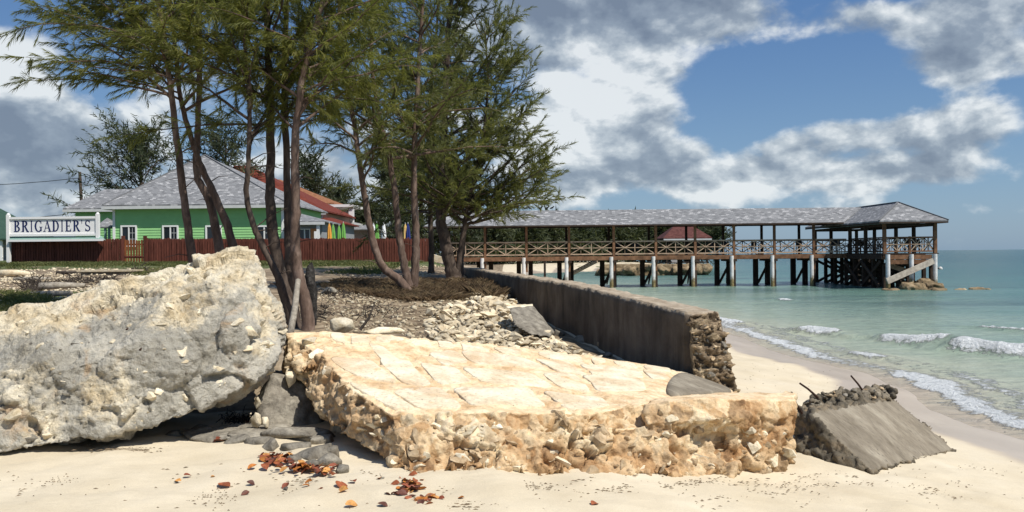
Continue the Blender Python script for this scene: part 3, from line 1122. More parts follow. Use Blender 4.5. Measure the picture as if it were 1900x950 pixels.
mb.add([tuple(p) for p in Tg.reshape(-1, 3)] + [tuple(p) for p in Bg.reshape(-1, 3)], fs)
bm = bmesh.new()
tm = mb.mesh('tmp_slab')
bm.from_mesh(tm)
# the raised rim at the seaward end, undercut below
hull_into(bm, [at(*p) for p in [(1195, 750, 7.05), (1215, 738, 7.5), (1300, 738, 7.1), (1480, 742, 7.45), (1340, 728, 8.1), (1472, 730, 8.0), (1480, 775, 7.40), (1330, 778, 7.0), (1200, 790, 6.95),
                                (1250, 840, 7.3), (1470, 820, 7.5), (1440, 780, 8.1), (1250, 800, 8.0)]])
hull_into(bm, [at(*p) for p in [(1350, 780, 7.2), (1472, 775, 7.38), (1470, 830, 7.42), (1445, 890, 7.3), (1370, 890, 7.15), (1340, 830, 7.15), (1460, 850, 7.9), (1360, 850, 7.9)]])
hull_into(bm, [at(*p) for p in [(1080, 790, 6.75), (1220, 795, 7.0), (1300, 800, 7.2), (1360, 830, 7.25), (1350, 893, 7.0), (1240, 893, 6.75), (1090, 893, 6.45), (1330, 830, 7.8), (1100, 850, 7.4)]])
# loose corner at the raised end
hull_into(bm, [at(*p) for p in [(531, 618, 8.4), (600, 616, 8.5), (608, 668, 7.8), (560, 692, 7.8), (534, 660, 8.1), (528, 690, 8.2), (560, 628, 9.0), (605, 640, 9.0), (530, 680, 9.0)]])
V, N, Fq = remesh(bm, .0145)
V = relax(V, Fq, 2)
N = normals(V, Fq)
topm = sstep(N[:, 2], .72, .92) * sstep(V[:, 2], .85, .98)
roughm = 1 - topm * .82
d = roughm * (.060 * pn(V * 2.6, 21) + .040 * ridged(V, 4.4, 3, 22) + .014 * ridged(V, 24, 2, 26) - .30 * np.maximum(0, pn(V * 6.2, 27) - .24)) + .004 * pn(V * 40, 28)
d = d - .02 * roughm
rv, crev, _t1 = chunks(V, 5.6, 101, .35)
rv2, crev2, _t2 = chunks(V, 13.0, 105, .3)
calm = sstep(pn(V * 2.2, 108), -.12, .22) * .7 + .3
calm = calm * (1 - .85 * sstep(V[:, 0], .9, 1.25) * sstep(V[:, 2], 1.0, 1.14))
d = d + roughm * calm * ((rv - .5) * .080 + _t1 * .085 - crev * .045 + (rv2 - .5) * .030 + _t2 * .035 - crev2 * .020)
cellv = np.where(roughm > .5, .6 * rv + .4 * rv2, .62)
V = V + N * d[:, None]
SL = place('fallen_wall_slab', V, Fq, M_['slab'], {'top': topm * 1.05 + .35 * sstep(V[:, 0], 1.1, 1.7) * sstep(V[:, 2], 1.0, 1.15), 'cell': cellv})
tag(SL, 'long cream slab of coursed stones fallen flat on the beach, its front edge broken rubble', 'slab')
bv = bvh_of(V, Fq)


def chaikin(poly, n=2):
    for _ in range(n):
        q = []
        for a, b in zip(poly, poly[1:] + poly[:1]):
            q += [(a[0] * .78 + b[0] * .22, a[1] * .78 + b[1] * .22), (a[0] * .22 + b[0] * .78, a[1] * .22 + b[1] * .78)]
        poly = q
    return poly


rows_v = [.03, .30, .58, .82, .985]


def plate(poly, ex, mat, name='stone'):
    n = len(poly)
    pu, pv = np.array([p[0] for p in poly]), np.array([p[1] for p in poly])
    cu, cv = pu.mean(), pv.mean()
    vs = []
    for k, hgt in ((1.0, -.03), (1.0, ex * .2), (.95, ex * .8), (.80, ex), (.4, ex + .002)):
        Q = surf(TOP, np.clip(cu + (pu - cu) * k, 0, 1), np.clip(cv + (pv - cv) * k, 0, 1))
        Q = Q + pn(Q * 9, 40)[:, None] * np.array((0, 0, .008)) * (hgt > 0)
        Q[:, 2] += hgt + .004
        vs += [tuple(q) for q in Q]
    fsq = []
    for q in range(4):
        for k in range(n):
            fsq.append((q * n + k, q * n + (k + 1) % n, (q + 1) * n + (k + 1) % n, (q + 1) * n + k))
    fsq.append(tuple(range(4 * n, 5 * n)))
    return MB().add(vs, fsq).build(name, mat, SL, True)


for r in range(4):
    ncol = (4, 6, 8, 11)[r]
    end = (.66, .74, .80, .80)[r]
    uu = list(np.linspace(.015, end, ncol + 1))
    uu = [uu[0]] + [u + random.uniform(-.30, .30) * end / ncol for u in uu[1:-1]] + [uu[-1]]
    vj = [[rows_v[r + e] + (random.uniform(-.05, .05) if 0 < r + e < 4 else 0) for e in (0, 1)] for _ in range(ncol + 1)]
    for i in range(ncol):
        if random.random() < .10 and r < 3:
            continue
        jt = lambda s: random.uniform(-s, s)
        g = random.uniform(.006, .013)
        sk = .022 * (1 if r < 3 else .2)
        quad = [(uu[i] + g + sk + jt(.008), vj[i][0] + .02 + jt(.015)), (uu[i + 1] - g + sk + jt(.008), vj[i + 1][0] + .02 + jt(.015)),
                (uu[i + 1] - g - sk * .6 + jt(.008), vj[i + 1][1] - .025 + jt(.015)), (uu[i] + g - sk * .6 + jt(.008), vj[i][1] - .025 + jt(.015))]
        quad = [(max(.005, a), b) for a, b in quad]
        mid = []
        for a, b in zip(quad, quad[1:] + quad[:1]):
            mid += [a, ((a[0] + b[0]) / 2 + jt(.007), (a[1] + b[1]) / 2 + jt(.018))]
        plate(chaikin(chaikin(mid, 1), 1), random.uniform(.002, .006), M_['plate'])
plate(chaikin([(.815, .12), (.90, .05), (.985, .3), (.99, .93), (.90, .99), (.825, .97), (.80, .6)], 2), .035, M_['frag'], 'grey_stone')
sp = [(560, 640, .13), (590, 655, .12), (555, 665, .10), (600, 690, .1), (575, 628, .09), (585, 690, .08), (640, 740, .08), (700, 790, .09), (665, 760, .08), (770, 800, .11), (760, 835, .12),
      (830, 815, .07), (930, 818, .14), (860, 855, .10), (880, 838, .07), (870, 785, .12), (800, 775, .1), (780, 850, .08), (1130, 810, .11), (1180, 830, .12), (1040, 775, .12), (1235, 800, .07),
      (1330, 815, .1), (1290, 795, .08), (1200, 805, .09), (1310, 850, .13), (1300, 820, .09), (1280, 840, .1), (1050, 860, .1), (1090, 865, .11), (1010, 850, .08), (960, 855, .1), (1460, 850, .12),
      (1440, 862, .12), (1400, 825, .14), (900, 868, .09), (1150, 858, .08), (1255, 770, .08), (1225, 762, .07), (1330, 835, .1), (1160, 780, .08), (1110, 790, .07)]
for _ in range(110):
    px = random.uniform(700, 1470)
    sp.append((px, random.uniform(785 if px < 1200 else 800, 872), random.uniform(.025, .07)))
for _ in range(30):
    k = random.random()
    sp.append((545 + 180 * k + random.uniform(-10, 40), 640 + 190 * k + random.uniform(-30, 20), random.uniform(.03, .08)))
stud(SL, bv, sp, [M_['stone_c'], M_['stone_b'], M_['stone_c'], M_['stone_b'], M_['stone_b']], .48)

# ---- weathered concrete fragment with reinforcing bars
bm = bmesh.new()
hull_into(bm, [at(*p) for p in [(1505, 768, 8.3), (1655, 743, 10.0), (1768, 836, 9.7), (1620, 876, 7.72), (1482, 770, 8.8), (1477, 852, 8.2), (1478, 866, 8.5), (1660, 742, 10.6), (1770, 835, 10.2),
                                (1520, 750, 9.2), (1500, 860, 9.6)]])
V, N, Fq = remesh(bm, .02)
V1, F1 = V, Fq
N = normals(V, Fq)
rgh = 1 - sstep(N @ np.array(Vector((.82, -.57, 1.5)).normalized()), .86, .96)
rv, crev, _f = chunks(V, 8, 121, .5)
V = V + N * (rgh * ((rv - .5) * .05 - crev * .03 + .05 * ridged(V, 4.5, 3, 51) + .03 * pn(V * 9, 52) + .012 * pn(V * 25, 53)) + (1 - rgh) * (.006 * pn(V * 6, 55) + .003 * pn(V * 30, 54)))[:, None]
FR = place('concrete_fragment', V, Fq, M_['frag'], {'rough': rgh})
tag(FR, 'grey concrete wedge with rusty bars sticking out, half sunk in sand by the water', 'concrete')
bm = bmesh.new()
for k in range(30):
    t_ = k / 29
    c = at(1490 + 160 * t_ + random.uniform(-6, 6), 760 - 26 * t_ - 10 * math.sin(t_ * 3.1) + random.uniform(-6, 8), 8.7 + 1.55 * t_ + random.uniform(-.1, .2))
    r = random.uniform(.06, .13)
    hull_into(bm, [c + Vector((random.gauss(0, 1.3), random.gauss(0, 1), random.gauss(0, .8))).normalized() * r * random.uniform(.7, 1.3) for _ in range(9)])
V, N, Fq = remesh(bm, .016)
N = normals(V, Fq)
rv, crev, _f = chunks(V, 11, 125, .5)
V = V + N * ((rv - .5) * .06 - crev * .04 + .03 * ridged(V, 9, 4, 61) + .022 * pn(V * 22, 62) - .10 * np.maximum(0, pn(V * 11, 64) - .2))[:, None]
place('broken_crest', V, Fq, M_['frag'], {'rough': np.clip(.62 + .5 * pn(V * 5, 66), 0, 1)}, FR)
stud(FR, bvh_of(V, Fq), [(random.uniform(1490, 1655), random.uniform(715, 770), random.uniform(.02, .05)) for _ in range(45)], [M_['stone_b'], M_['stone_g']], .3)
for a, m_, b in (((1494, 776, 8.6), (1477, 748, 8.55), (1469, 728, 8.5)), ((1518, 738, 9.0), (1500, 722, 9.0), (1484, 711, 9.0)), ((1606, 732, 9.9), (1592, 712, 9.9), (1579, 697, 9.9))):
    MB().tube([at(*a), at(*m_), at(*b)], [.014, .011, .010], 7).build('rebar', M_['rebar'], FR)

# ---- old sea wall running from the pier to the beach
ys = np.concatenate([np.linspace(12.25, 26, 190), np.linspace(26, 55.0, 150)[1:]])
zt = np.interp(ys, [12, 16, 20, 30, 54], [1.665, 1.77, 1.865, 1.90, 2.08])
zt = zt + .035 * pn(np.stack([ys * 1.4, 0 * ys, 0 * ys], 1), 70) + .02 * pn(np.stack([ys * 4.5, 0 * ys, 0 * ys], 1), 71)
prof = [(0.0, -.9 + i * 1.0 / 1, 0) for i in range(0)]
ring = [(0, k / 15, 0) for k in range(16)] + [(k / 7, 1, 1) for k in range(1, 7)] + [(1, 1 - k / 13, 0) for k in range(14)]
Vv, tp = [], []
wx0 = wall_x(ys)
for a, hgt, tflag in ring:
    z = -.5 + (zt + .5) * hgt
    xx = wx0 + a * (.50 + (1 - hgt) * .32)
    Vv.append(np.stack([xx, ys, z], 1))
    tp.append(np.full(len(ys), 1.0 if hgt > .99 else 0.0))
Vv = np.array(Vv)
K_, n_ = Vv.shape[:2]
flat = Vv.reshape(-1, 3)
nrm = np.zeros_like(flat)
tpf = np.array(tp).ravel()
aa = np.repeat(np.array([r[0] for r in ring]), n_)
nrm[:, 0] = np.where(aa < .01, -1, np.where(aa > .99, 1, 0))
nrm[:, 2] = tpf
flat = flat + nrm * (.035 * fbm(flat, .9, 3, .5, 73) + .02 * fbm(flat, 5, 3, .5, 75))[:, None] - nrm * tpf[:, None] * .02
i = np.arange(K_ * n_).reshape(K_, n_)
Fq = np.stack([i[:-1, :-1].ravel(), i[:-1, 1:].ravel(), i[1:, 1:].ravel(), i[1:, :-1].ravel()], 1)
WL = empty('seawall', (2.7, 12.2, .4), 'long dark brown concrete sea wall running from the rubble back to the pier', 'wall')
Fcap = [tuple(i[:, 0]), tuple(i[::-1, -1])]
me = bpy.data.meshes.new('wall_body')
me.from_pydata((flat - np.array(worg(WL))).tolist(), [], [tuple(q) for q in Fq.tolist()] + [tuple(int(x) for x in c) for c in Fcap])
a_ = me.attributes.new('top', 'FLOAT', 'POINT')
a_.data.foreach_set('value', tpf.astype(np.float32))
for p in me.polygons:
    p.use_smooth = True
link('wall_body', me, M_['wall'], WL)
bm = bmesh.new()
hull_into(bm, [at(*p) for p in [(1279, 583, 12.1), (1334, 578, 12.2), (1344, 640, 12.05), (1374, 735, 11.85), (1289, 740, 11.85), (1281, 640, 12.0)]] +
          [at(*p) for p in [(1270, 582, 12.9), (1322, 577, 12.9), (1345, 720, 12.9), (1272, 720, 12.9)]])
V, N, Fq = remesh(bm, .022)
V = relax(V, Fq, 2)
N = normals(V, Fq)
Vs = V * np.array((1, 1, 1.9))
em = sstep(-N[:, 1], .2, .6) + .35 * sstep(N[:, 0], .3, .8)
rv, crev, _f = chunks(Vs, 6.5, 111, .6)
V = V + N * (np.clip(em, .12, 1) * ((rv - .5) * .06 + _f * .07 - crev * .035 + .05 * ridged(Vs, 3.8, 4, 81) + .02 * pn(Vs * 9, 82) + .02 * pn(V * 22, 83) - .3 * np.maximum(0, pn(Vs * 6, 85) - .2)) - .02)[:, None]
EN = place('broken_end', V, Fq, M_['wall_end'], {'cell': rv}, WL)
bv = bvh_of(V, Fq)
sp = [(random.uniform(1285, 1340 + (k % 5) * 5), random.uniform(590, 722), random.uniform(.03, .085)) for k in range(110)]
stud(EN, bv, sp, [M_['stone_b'], M_['stone_b'], M_['wall_end'], M_['stone_g']], .45)

# =================================================================== BUILDINGS
def roof(name, faces, mat, parent, th=.10):
    """faces: lists of points, the first two along the eave; shingle coordinates follow each slope."""
    mb = MB()
    uvs = []
    for f in faces:
        f = [Vector(p) for p in f]
        e = (f[1] - f[0]).normalized()
        n = e.cross(f[-1] - f[0]).normalized()
        s = n.cross(e)
        if s.z < 0:
            s = -s
        top = [((p - f[0]).dot(e) + f[0].x, (p - f[0]).dot(s) + f[0].y * .37, 0) for p in f]
        mb.prism(f, (0, 0, -th))
        uvs += top + top
    o = worg(parent)
    me = bpy.data.meshes.new(name)
    me.from_pydata([tuple(p - o) for p in mb.v], [], mb.f)
    a = me.attributes.new('ruv', 'FLOAT_VECTOR', 'POINT')
    a.data.foreach_set('vector', np.array(uvs, np.float32).ravel())
    bm = bmesh.new()
    bm.from_mesh(me)
    bmesh.ops.recalc_face_normals(bm, faces=bm.faces)
    bm.to_mesh(me)
    bm.free()
    return link(name, me, mat, parent)


def hip(x0, x1, y0, y1, ze, zr, xr0=None, xr1=None, yr=None):
    """Four slopes over a rectangle; the ridge runs from xr0 to xr1 at yr."""
    yr = (y0 + y1) / 2 if yr is None else yr
    xr0 = (x0 + x1) / 2 if xr0 is None else xr0
    xr1 = xr0 if xr1 is None else xr1
    A, B, C, D = (x0, y0, ze), (x1, y0, ze), (x1, y1, ze), (x0, y1, ze)
    E, G = (xr0, yr, zr), (xr1, yr, zr)
    if abs(xr1 - xr0) < 1e-6:
        return [[A, B, E], [B, C, E], [C, D, E], [D, A, E]]
    return [[A, B, G, E], [B, C, G], [C, D, E, G], [D, A, E]]


def clapboard(mb, x0, x1, y, z0, z1, step=.19):
    """Front wall facing the sea: overlapping horizontal boards as a saw-tooth section."""
    n = int((z1 - z0) / step)
    for i in range(n):
        a, b = z0 + i * step, z0 + (i + 1) * step
        mb.hexa([(x0, y - .030, a), (x1, y - .030, a), (x1, y + .1, a), (x0, y + .1, a), (x0, y - .004, b), (x1, y - .004, b), (x1, y + .1, b), (x0, y + .1, b)])


def window(parent, x0, x1, y, z0, z1, bars=True, tr=.11):
    fr = MB()
    fr.box(x0 - tr, x0, y - .10, y + .03, z0 - tr, z1 + tr)
    fr.box(x1, x1 + tr, y - .10, y + .03, z0 - tr, z1 + tr)
    fr.box(x0, x1, y - .10, y + .03, z1, z1 + tr)
    fr.box(x0, x1, y - .12, y + .03, z0 - tr, z0)
    xm = (x0 + x1) / 2
    fr.box(xm - .045, xm + .045, y - .085, y + .02, z0, z1)
    wn = fr.build('window', M_['white'], parent)
    for a, b in ((x0, xm - .045), (xm + .045, x1)):
        MB().box(a, b, y - .04, y - .02, z0, z1).build('pane', M_['glass'], wn)
    if bars:
        g = MB()
        for k in (1, 2):
            z = z0 + (z1 - z0) * k / 3
            g.box(xm + .046, x1 - .001, y - .055, y - .043, z - .014, z + .014)
        c = (xm + .045 + x1) / 2
        g.box(c - .014, c + .014, y - .060, y - .056, z0, z1)
        g.build('glazing_bar', M_['off'], wn)
    return wn


# ---- green clapboard house
HD = 61.0
x0, x1 = at(210, 400, HD).x, at(527, 400, HD).x
ze = at(360, 379, HD - .4).z
GH = empty('green_house', ((x0 + x1) / 2, HD, 2.1), 'bright green clapboard house with grey shingled pyramid roof behind the fence', 'house')
mb = MB()
clapboard(mb, x0, x1, HD, 2.0, ze - .12)
mb.box(x0 + .01, x1 - .01, HD + .1, HD + 11.9, 2.0, ze - .05)
mb.build('wall', M_['green'], GH)
apex = at(380, 288, HD + 6)
roof('roof', hip(x0 - .55, x1 + .45, HD - .55, HD + 12.5, ze, apex.z, apex.x, None, HD + 6), M_['shingle'], GH)
mb = MB()
mb.box(x0 - .56, x1 + .46, HD - .575, HD - .545, ze - .30, ze - .095)
mb.box(x0 - .575, x0 - .545, HD - .54, HD + 12.4, ze - .30, ze - .095)
mb.box(x0 - .54, x1 + .44, HD - .54, HD - .04, ze - .22, ze - .19)
mb.build('fascia', M_['off'], GH)
for xx in (x0, x1 - .16):
    MB().box(xx - .02, xx + .16, HD - .06, HD + .05, 2.0, ze - .22).build('corner_board', M_['white'], GH)
for px in (240, 317, 397, 491):
    c = at(px, 430, HD)
    window(GH, c.x - .46, c.x + .46, HD - .02, at(px, 455, HD).z, at(px, 421, HD).z)
ax = at(380, 288, HD + 6)
for ex in (x0 - .5, x1 + .4):
    MB().bar((ex, HD - .5, ze + .03), (apex.x, HD + 6, apex.z + .04), .13, .06).build('hip_cap', M_['shingle'], GH)
# lower wing set back on the landward side
wd = 66.0
wx0, wx1 = at(140, 400, wd).x, at(215, 400, wd).x
wz = at(150, 387, wd).z
mb = MB()
clapboard(mb, wx0, wx1 + 1.0, wd, 2.0, wz - .1)
mb.box(wx0 + .01, wx1 + 1, wd + .1, wd + 6, 2.0, wz - .05)
mb.build('wing_wall', M_['green'], GH)
rl, rr = at(195, 351, wd + 3), at(262, 350, wd + 3)
roof('wing_roof', hip(wx0 - .7, wx1 + 5.0, wd - .5, wd + 6.5, wz, rl.z, rl.x, rr.x + 2.5, wd + 3), M_['shingle'], GH)
mb = MB()
mb.box(wx0 - .72, wx1 + 1.0, wd - .53, wd - .49, wz - .28, wz - .09)
mb.box(wx0 - .73, wx0 - .70, wd - .48, wd + 6.4, wz - .28, wz - .09)
mb.build('wing_fascia', M_['off'], GH)
pa, pb, pc = at(183, 421, 63.5), at(212, 418, 63.5), at(207, 404, 64.3)
roof('porch_roof', hip(pa.x, pb.x - .02, 63.0, 65.5, pa.z, pc.z, pc.x - .3), M_['shingle'], GH, .07)
for px in (196, 203):
    c = at(px, 440, 63.2)
    MB().box(c.x - .07, c.x + .07, 63.1, 63.25, 2.0, pa.z - .08).build('porch_post', M_['teal'], GH)
# sea-side porch of the same house: grey roof, glazed door, orange panel
D = 60.2
q0, q1 = at(528, 400, D).x + .06, at(606, 400, D).x
zr_ = at(560, 411, D).z
roof('side_porch_roof', hip(q0, q1, D - .6, D + 5, zr_, at(545, 397, D + 2).z, at(545, 397, D + 2).x, at(560, 397, D + 2).x), M_['shingle'], GH, .08)
MB().box(q0 + .05, q1, D - .63, D - .60, zr_ - .25, zr_ - .06).build('side_porch_fascia', M_['off'], GH)
mb = MB()
mb.box(q0 + .1, q1 - .35, D + .1, D + 4.5, 2.05, zr_ - .07)
mb.build('side_porch_wall', M_['greyw'], GH)
a, b = at(556, 425, D).x, at(574, 425, D).x
window(GH, a, b, D + .09, 2.2, at(565, 426, D).z, False, .06)
a, b = at(576, 425, D).x, at(588, 425, D).x
MB().box(a, b, D + .03, D + .08, 2.1, at(580, 424, D).z).build('orange_panel', M_['orange'], GH)
MB().box(q1 - .6, q1 - .4, D - .5, D - .3, 2.05, zr_ - .07).build('porch_post', M_['white'], GH)
MB().box(at(590, 430, D).x, at(594, 430, D).x, D - 1.2, D - 1.0, 2.05, at(592, 430, D).z).build('bollard_post', M_['white'], GH)

# ---- red roofed house behind
RD = 82.0
RH = empty('red_roofed_house', (at(500, 440, RD).x, RD, 2.2), 'house with a steep dark red roof behind the green house', 'house')
xl, xr = at(330, 400, RD).x, at(607, 400, RD).x
ze_ = at(600, 391, RD).z
ap = at(462, 307, RD + 7)
roof('roof', hip(xl, xr, RD - .5, RD + 15, ze_, ap.z, ap.x - 1.5, ap.x, RD + 7), M_['shingle_r'], RH, .15)
MB().box(xl + .5, xr - .5, RD, RD + 14.5, 2.1, ze_ - .1).build('wall', M_['pink'], RH)
MB().box(xl, xr, RD - .53, RD - .5, ze_ - .38, ze_ - .14).build('fascia', M_['off'], RH)
c0, c1 = at(600, 405, RD - 1).x, at(652, 414, RD - 1).x
roof('skirt_roof', hip(c0 - 1, c1, RD - 3, RD + 3, at(650, 415, RD - 3).z, at(605, 404, RD).z, c0 - .9, c0 + .6), M_['shingle_r'], RH, .1)
MB().box(c0 - 1, c1 - .4, RD - 2.4, RD + 2.6, 2.1, at(650, 415, RD - 3).z - .05).build('lower_wall', M_['greyw'], RH)
window(RH, at(588, 405, RD).x, at(597, 405, RD).x, RD - .02, at(590, 407, RD).z, at(590, 397, RD).z, False, .08)

# ---- orange roofed house with balcony, farther back
OD = 97.0
OH = empty('balcony_house', (at(600, 440, OD).x, OD, 2.3), 'peach house with orange brown roof and white posted balcony, farthest back', 'house')
xl, xr = at(480, 376, OD).x, at(621, 376, OD).x
ze_ = at(600, 377, OD).z
ap = at(520, 333, OD + 6)
roof('roof', hip(xl - 3, xr, OD - .5, OD + 13, ze_, ap.z, ap.x - 3, ap.x, OD + 6), M_['shingle_o'], OH, .15)
MB().box(xl, at(614, 380, OD).x, OD, OD + 12, 2.2, ze_ - .1).build('wall', M_['pink'], OH)
MB().box(at(583, 380, OD).x, at(612, 380, OD).x, OD - .56, OD - .5, ze_ - .3, ze_ - .12).build('fascia', M_['off'], OH)
bx0, bx1 = at(615, 380, OD).x, at(659, 380, OD).x
MB().box(bx0, bx1, OD - 1, OD + 5, at(640, 385, OD).z, at(640, 380, OD).z).build('balcony_roof', M_['white'], OH)
px_ = at(654, 400, OD).x
MB().box(px_ - .28, px_ + .28, OD - .8, OD - .4, 2.2, at(640, 385, OD).z).build('balcony_post', M_['white'], OH)
MB().box(bx0, bx1 - .2, OD - .9, OD - .75, at(640, 408, OD).z, at(640, 406, OD).z).build('balcony_rail', M_['white'], OH)
for k in range(11):
    xx = bx0 + .25 + k * (px_ - .4 - bx0) / 11
    MB().box(xx - .045, xx + .045, OD - .86, OD - .79, at(640, 413, OD).z, at(640, 407.5, OD).z).build('baluster', M_['white'], OH)
MB().box(bx0, bx1, OD - 1, OD + 5, at(640, 417, OD).z, at(640, 413, OD).z).build('balcony_floor', M_['off'], OH)
MB().box(at(655, 430, OD).x, at(705, 430, OD).x, OD - 3, OD + 2, 2.2, at(690, 427, OD).z).build('low_annex', M_['greyw'], OH)
roof('annex_roof', hip(at(654, 430, OD).x, at(708, 430, OD).x, OD - 4, OD + 3, at(690, 427, OD).z, at(680, 417, OD).z), M_['shingle'], OH, .1)

# ---- neighbour with a dark green roof at the edge of the view
ND = 75.0
NH = empty('neighbour_house', (at(-30, 440, ND).x, ND, 2.2), 'low grey building under a dark green roof beside the sign', 'house')
ex = at(14, 440, ND).x
roof('roof', hip(ex - 12, ex, ND - .5, ND + 9, at(10, 443, ND).z, at(-40, 372, ND + 4).z, ex - 7, ex - 4.5), M_['mint'], NH, .12)
MB().box(ex - 11.5, ex - .3, ND + 1.5, ND + 8.5, 2.0, at(10, 443, ND).z - .12).build('wall', M_['greyw'], NH)
for k in range(3):
    c = at(5 - 22 * k, 470, ND).x
    MB().box(c - .1, c + .1, ND - .3, ND - .1, 2.0, at(10, 443, ND).z - .12).build('porch_post', M_['white'], NH)
MB().box(ex - 11, ex - .3, ND - .25, ND - .15, at(5, 478, ND).z, at(5, 476, ND).z).build('porch_rail', M_['white'], NH)

# =================================================================== FENCE, GATE, SIGN
FD = 53.0


def picket_mesh(mat, key, wd=.125):
    mb = MB()
    h = 1.5
    mb.prism([(-wd / 2, -.012, 0), (wd / 2, -.012, 0), (wd / 2, -.012, h - .05), (0.02, -.012, h), (-.02, -.012, h), (-wd / 2, -.012, h - .05)], (0, .024, 0))
    me = mb.mesh(key)
    me.materials.append(mat)
    return me


PK, PKL = picket_mesh(M_['fence'], 'picket'), picket_mesh(M_['fence_l'], 'gate_picket')


def zfence(x):
    return float(np.interp(x, [at(20, 488, FD).x, at(270, 489, FD).x, at(800, 487.5, FD).x], [at(20, 488, FD).z, at(270, 488.5, FD).z, at(800, 487.5, FD).z]))


def fence_run(root, xa, xb, me, name, hgt=1.5, scale=1.0):
    n = int((xb - xa) / .157)
    o = worg(root)
    for k in range(n):
        x = xa + (k + .5) * (xb - xa) / n
        p = bpy.data.objects.new(name, me)
        COL.objects.link(p)
        p.parent = root
        p.location = Vector((x, FD + random.uniform(-.004, .004), zfence(x) + random.uniform(-.015, .02))) - o
        p.scale = (1, 1, scale * random.uniform(.985, 1.015))
        p.rotation_euler = (0, random.uniform(-.012, .012), 0)


xa, xg0, xg1, xb = at(19, 470, FD).x, at(226, 470, FD).x, at(271, 470, FD).x, at(798, 470, FD).x
FN = empty('picket_fence', ((xa + xb) / 2, FD, 2.1), 'long red brown wooden picket fence in front of the green house', 'fence')
fence_run(FN, xa, xg0, PK, 'picket')
fence_run(FN, xg1, xb, PK, 'picket')
for (a, b) in ((xa, xg0), (xg1, xb)):
    for hz in (.22, .75, 1.25):
        MB().bar((a, FD + .05, zfence(a) + hz), (b, FD + .05, zfence(b) + hz), .06, .10).build('rail', M_['fence'], FN)
    # boards on the far side close the gaps
    n = int((b - a) / .157)
mbk = MB()
for k in range(14):
    x = xg1 + (xb - xg1) * k / 13
    MB().box(x - .06, x + .06, FD + .085, FD + .20, zfence(x) - .3, zfence(x) + 1.56).build('post', M_['fence'], FN)
for k in range(5):
    x = xa + (xg0 - xa) * k / 4.0
    MB().box(x - .06, x + .06, FD + .085, FD + .20, zfence(x) - .3, zfence(x) + 1.52).build('post', M_['fence'], FN)
BK = PK.copy()
n = int((xb - xa) / .157)
o = worg(FN)
for k in range(n):
    x = xa + (k + 1.0) * .157
    if xg0 - .05 < x < xg1 + .05 or x > xb - .1:
        continue
    p = bpy.data.objects.new('back_picket', PK)
    COL.objects.link(p)
    p.parent = FN
    p.location = Vector((x, FD + .10, zfence(x) + .01)) - o
GT = empty('fence_gate', ((xg0 + xg1) / 2, FD, 2.1), 'small orange brown gate between taller posts in the picket fence', 'gate')
fence_run(GT, xg0 + .16, xg1 - .16, PKL, 'picket', 1.45, .96)
for hz in (.35, 1.15):
    MB().bar((xg0 + .15, FD + .05, zfence(xg0) + hz), (xg1 - .15, FD + .05, zfence(xg1) + hz), .06, .10).build('rail', M_['fence_l'], GT)
for x in (xg0 + .08, xg1 - .06):
    MB().box(x - .085, x + .085, FD - .06, FD + .12, zfence(x) - .3, zfence(x) + 1.68).build('gate_post', M_['fence'], GT)
MB().box(xg0 + .2, xg1 - .2, FD - .04, FD - .012, zfence(xg0) + .36, zfence(xg0) + .46).build('lock_rail', M_['fence'], GT)

# ---- sign
SD = 52.7
s0, s1 = at(14, 420, SD).x, at(184, 420, SD).x
zt_, zb_ = at(100, 402, SD).z, at(100, 438, SD).z
SG = empty('name_sign', ((s0 + s1) / 2, SD, 2.1), "white board sign lettered BRIGADIER'S in navy on posts above the fence", 'sign')
MB().box(s0 + .15, s1 - .15, SD - .03, SD + .05, zb_ + .10, zt_ - .10).build('board', M_['white'], SG)
mb = MB()
mb.box(s0 + .1, s1 - .1, SD - .10, SD + .07, zt_ - .14, zt_)
mb.box(s0 + .1, s1 - .1, SD - .10, SD + .07, zb_, zb_ + .14)
mb.build('frame', M_['white'], SG)
MB().box(s0 - .02, s0 + .16, SD - .12, SD + .09, zfence(s0) - .2, zt_ + .13).build('post', M_['white'], SG)
MB().box(s1 - .16, s1 + .02, SD - .12, SD + .09, zb_ - .15, zt_ + .13).build('post', M_['white'], SG)
for x in (s0 + .07, s1 - .07):
    MB().lathe((x, SD - .015, zt_ + .13), [(.11, 0), (.10, .05), (.05, .10), (.005, .11)], 10).build('post_cap', M_['white'], SG)
MB().hexa([(s0 + .17, SD - .22, zb_ - .27), (s1 + .35, SD - .22, zb_ - .27), (s1 + .35, SD + .1, zb_ - .27), (s0 + .17, SD + .1, zb_ - .27),
           (s0 + .17, SD - .22, zb_ - .21), (s1 + .35, SD - .22, zb_ - .21), (s1 + .1, SD + .1, zb_ - .02), (s0 + .17, SD + .1, zb_ - .02)]).build('ledge', M_['teal'], SG)
MB().box(s0 + .17, s1 + .36, SD - .26, SD - .222, zb_ - .33, zb_ - .20).build('ledge_trim', M_['white'], SG)


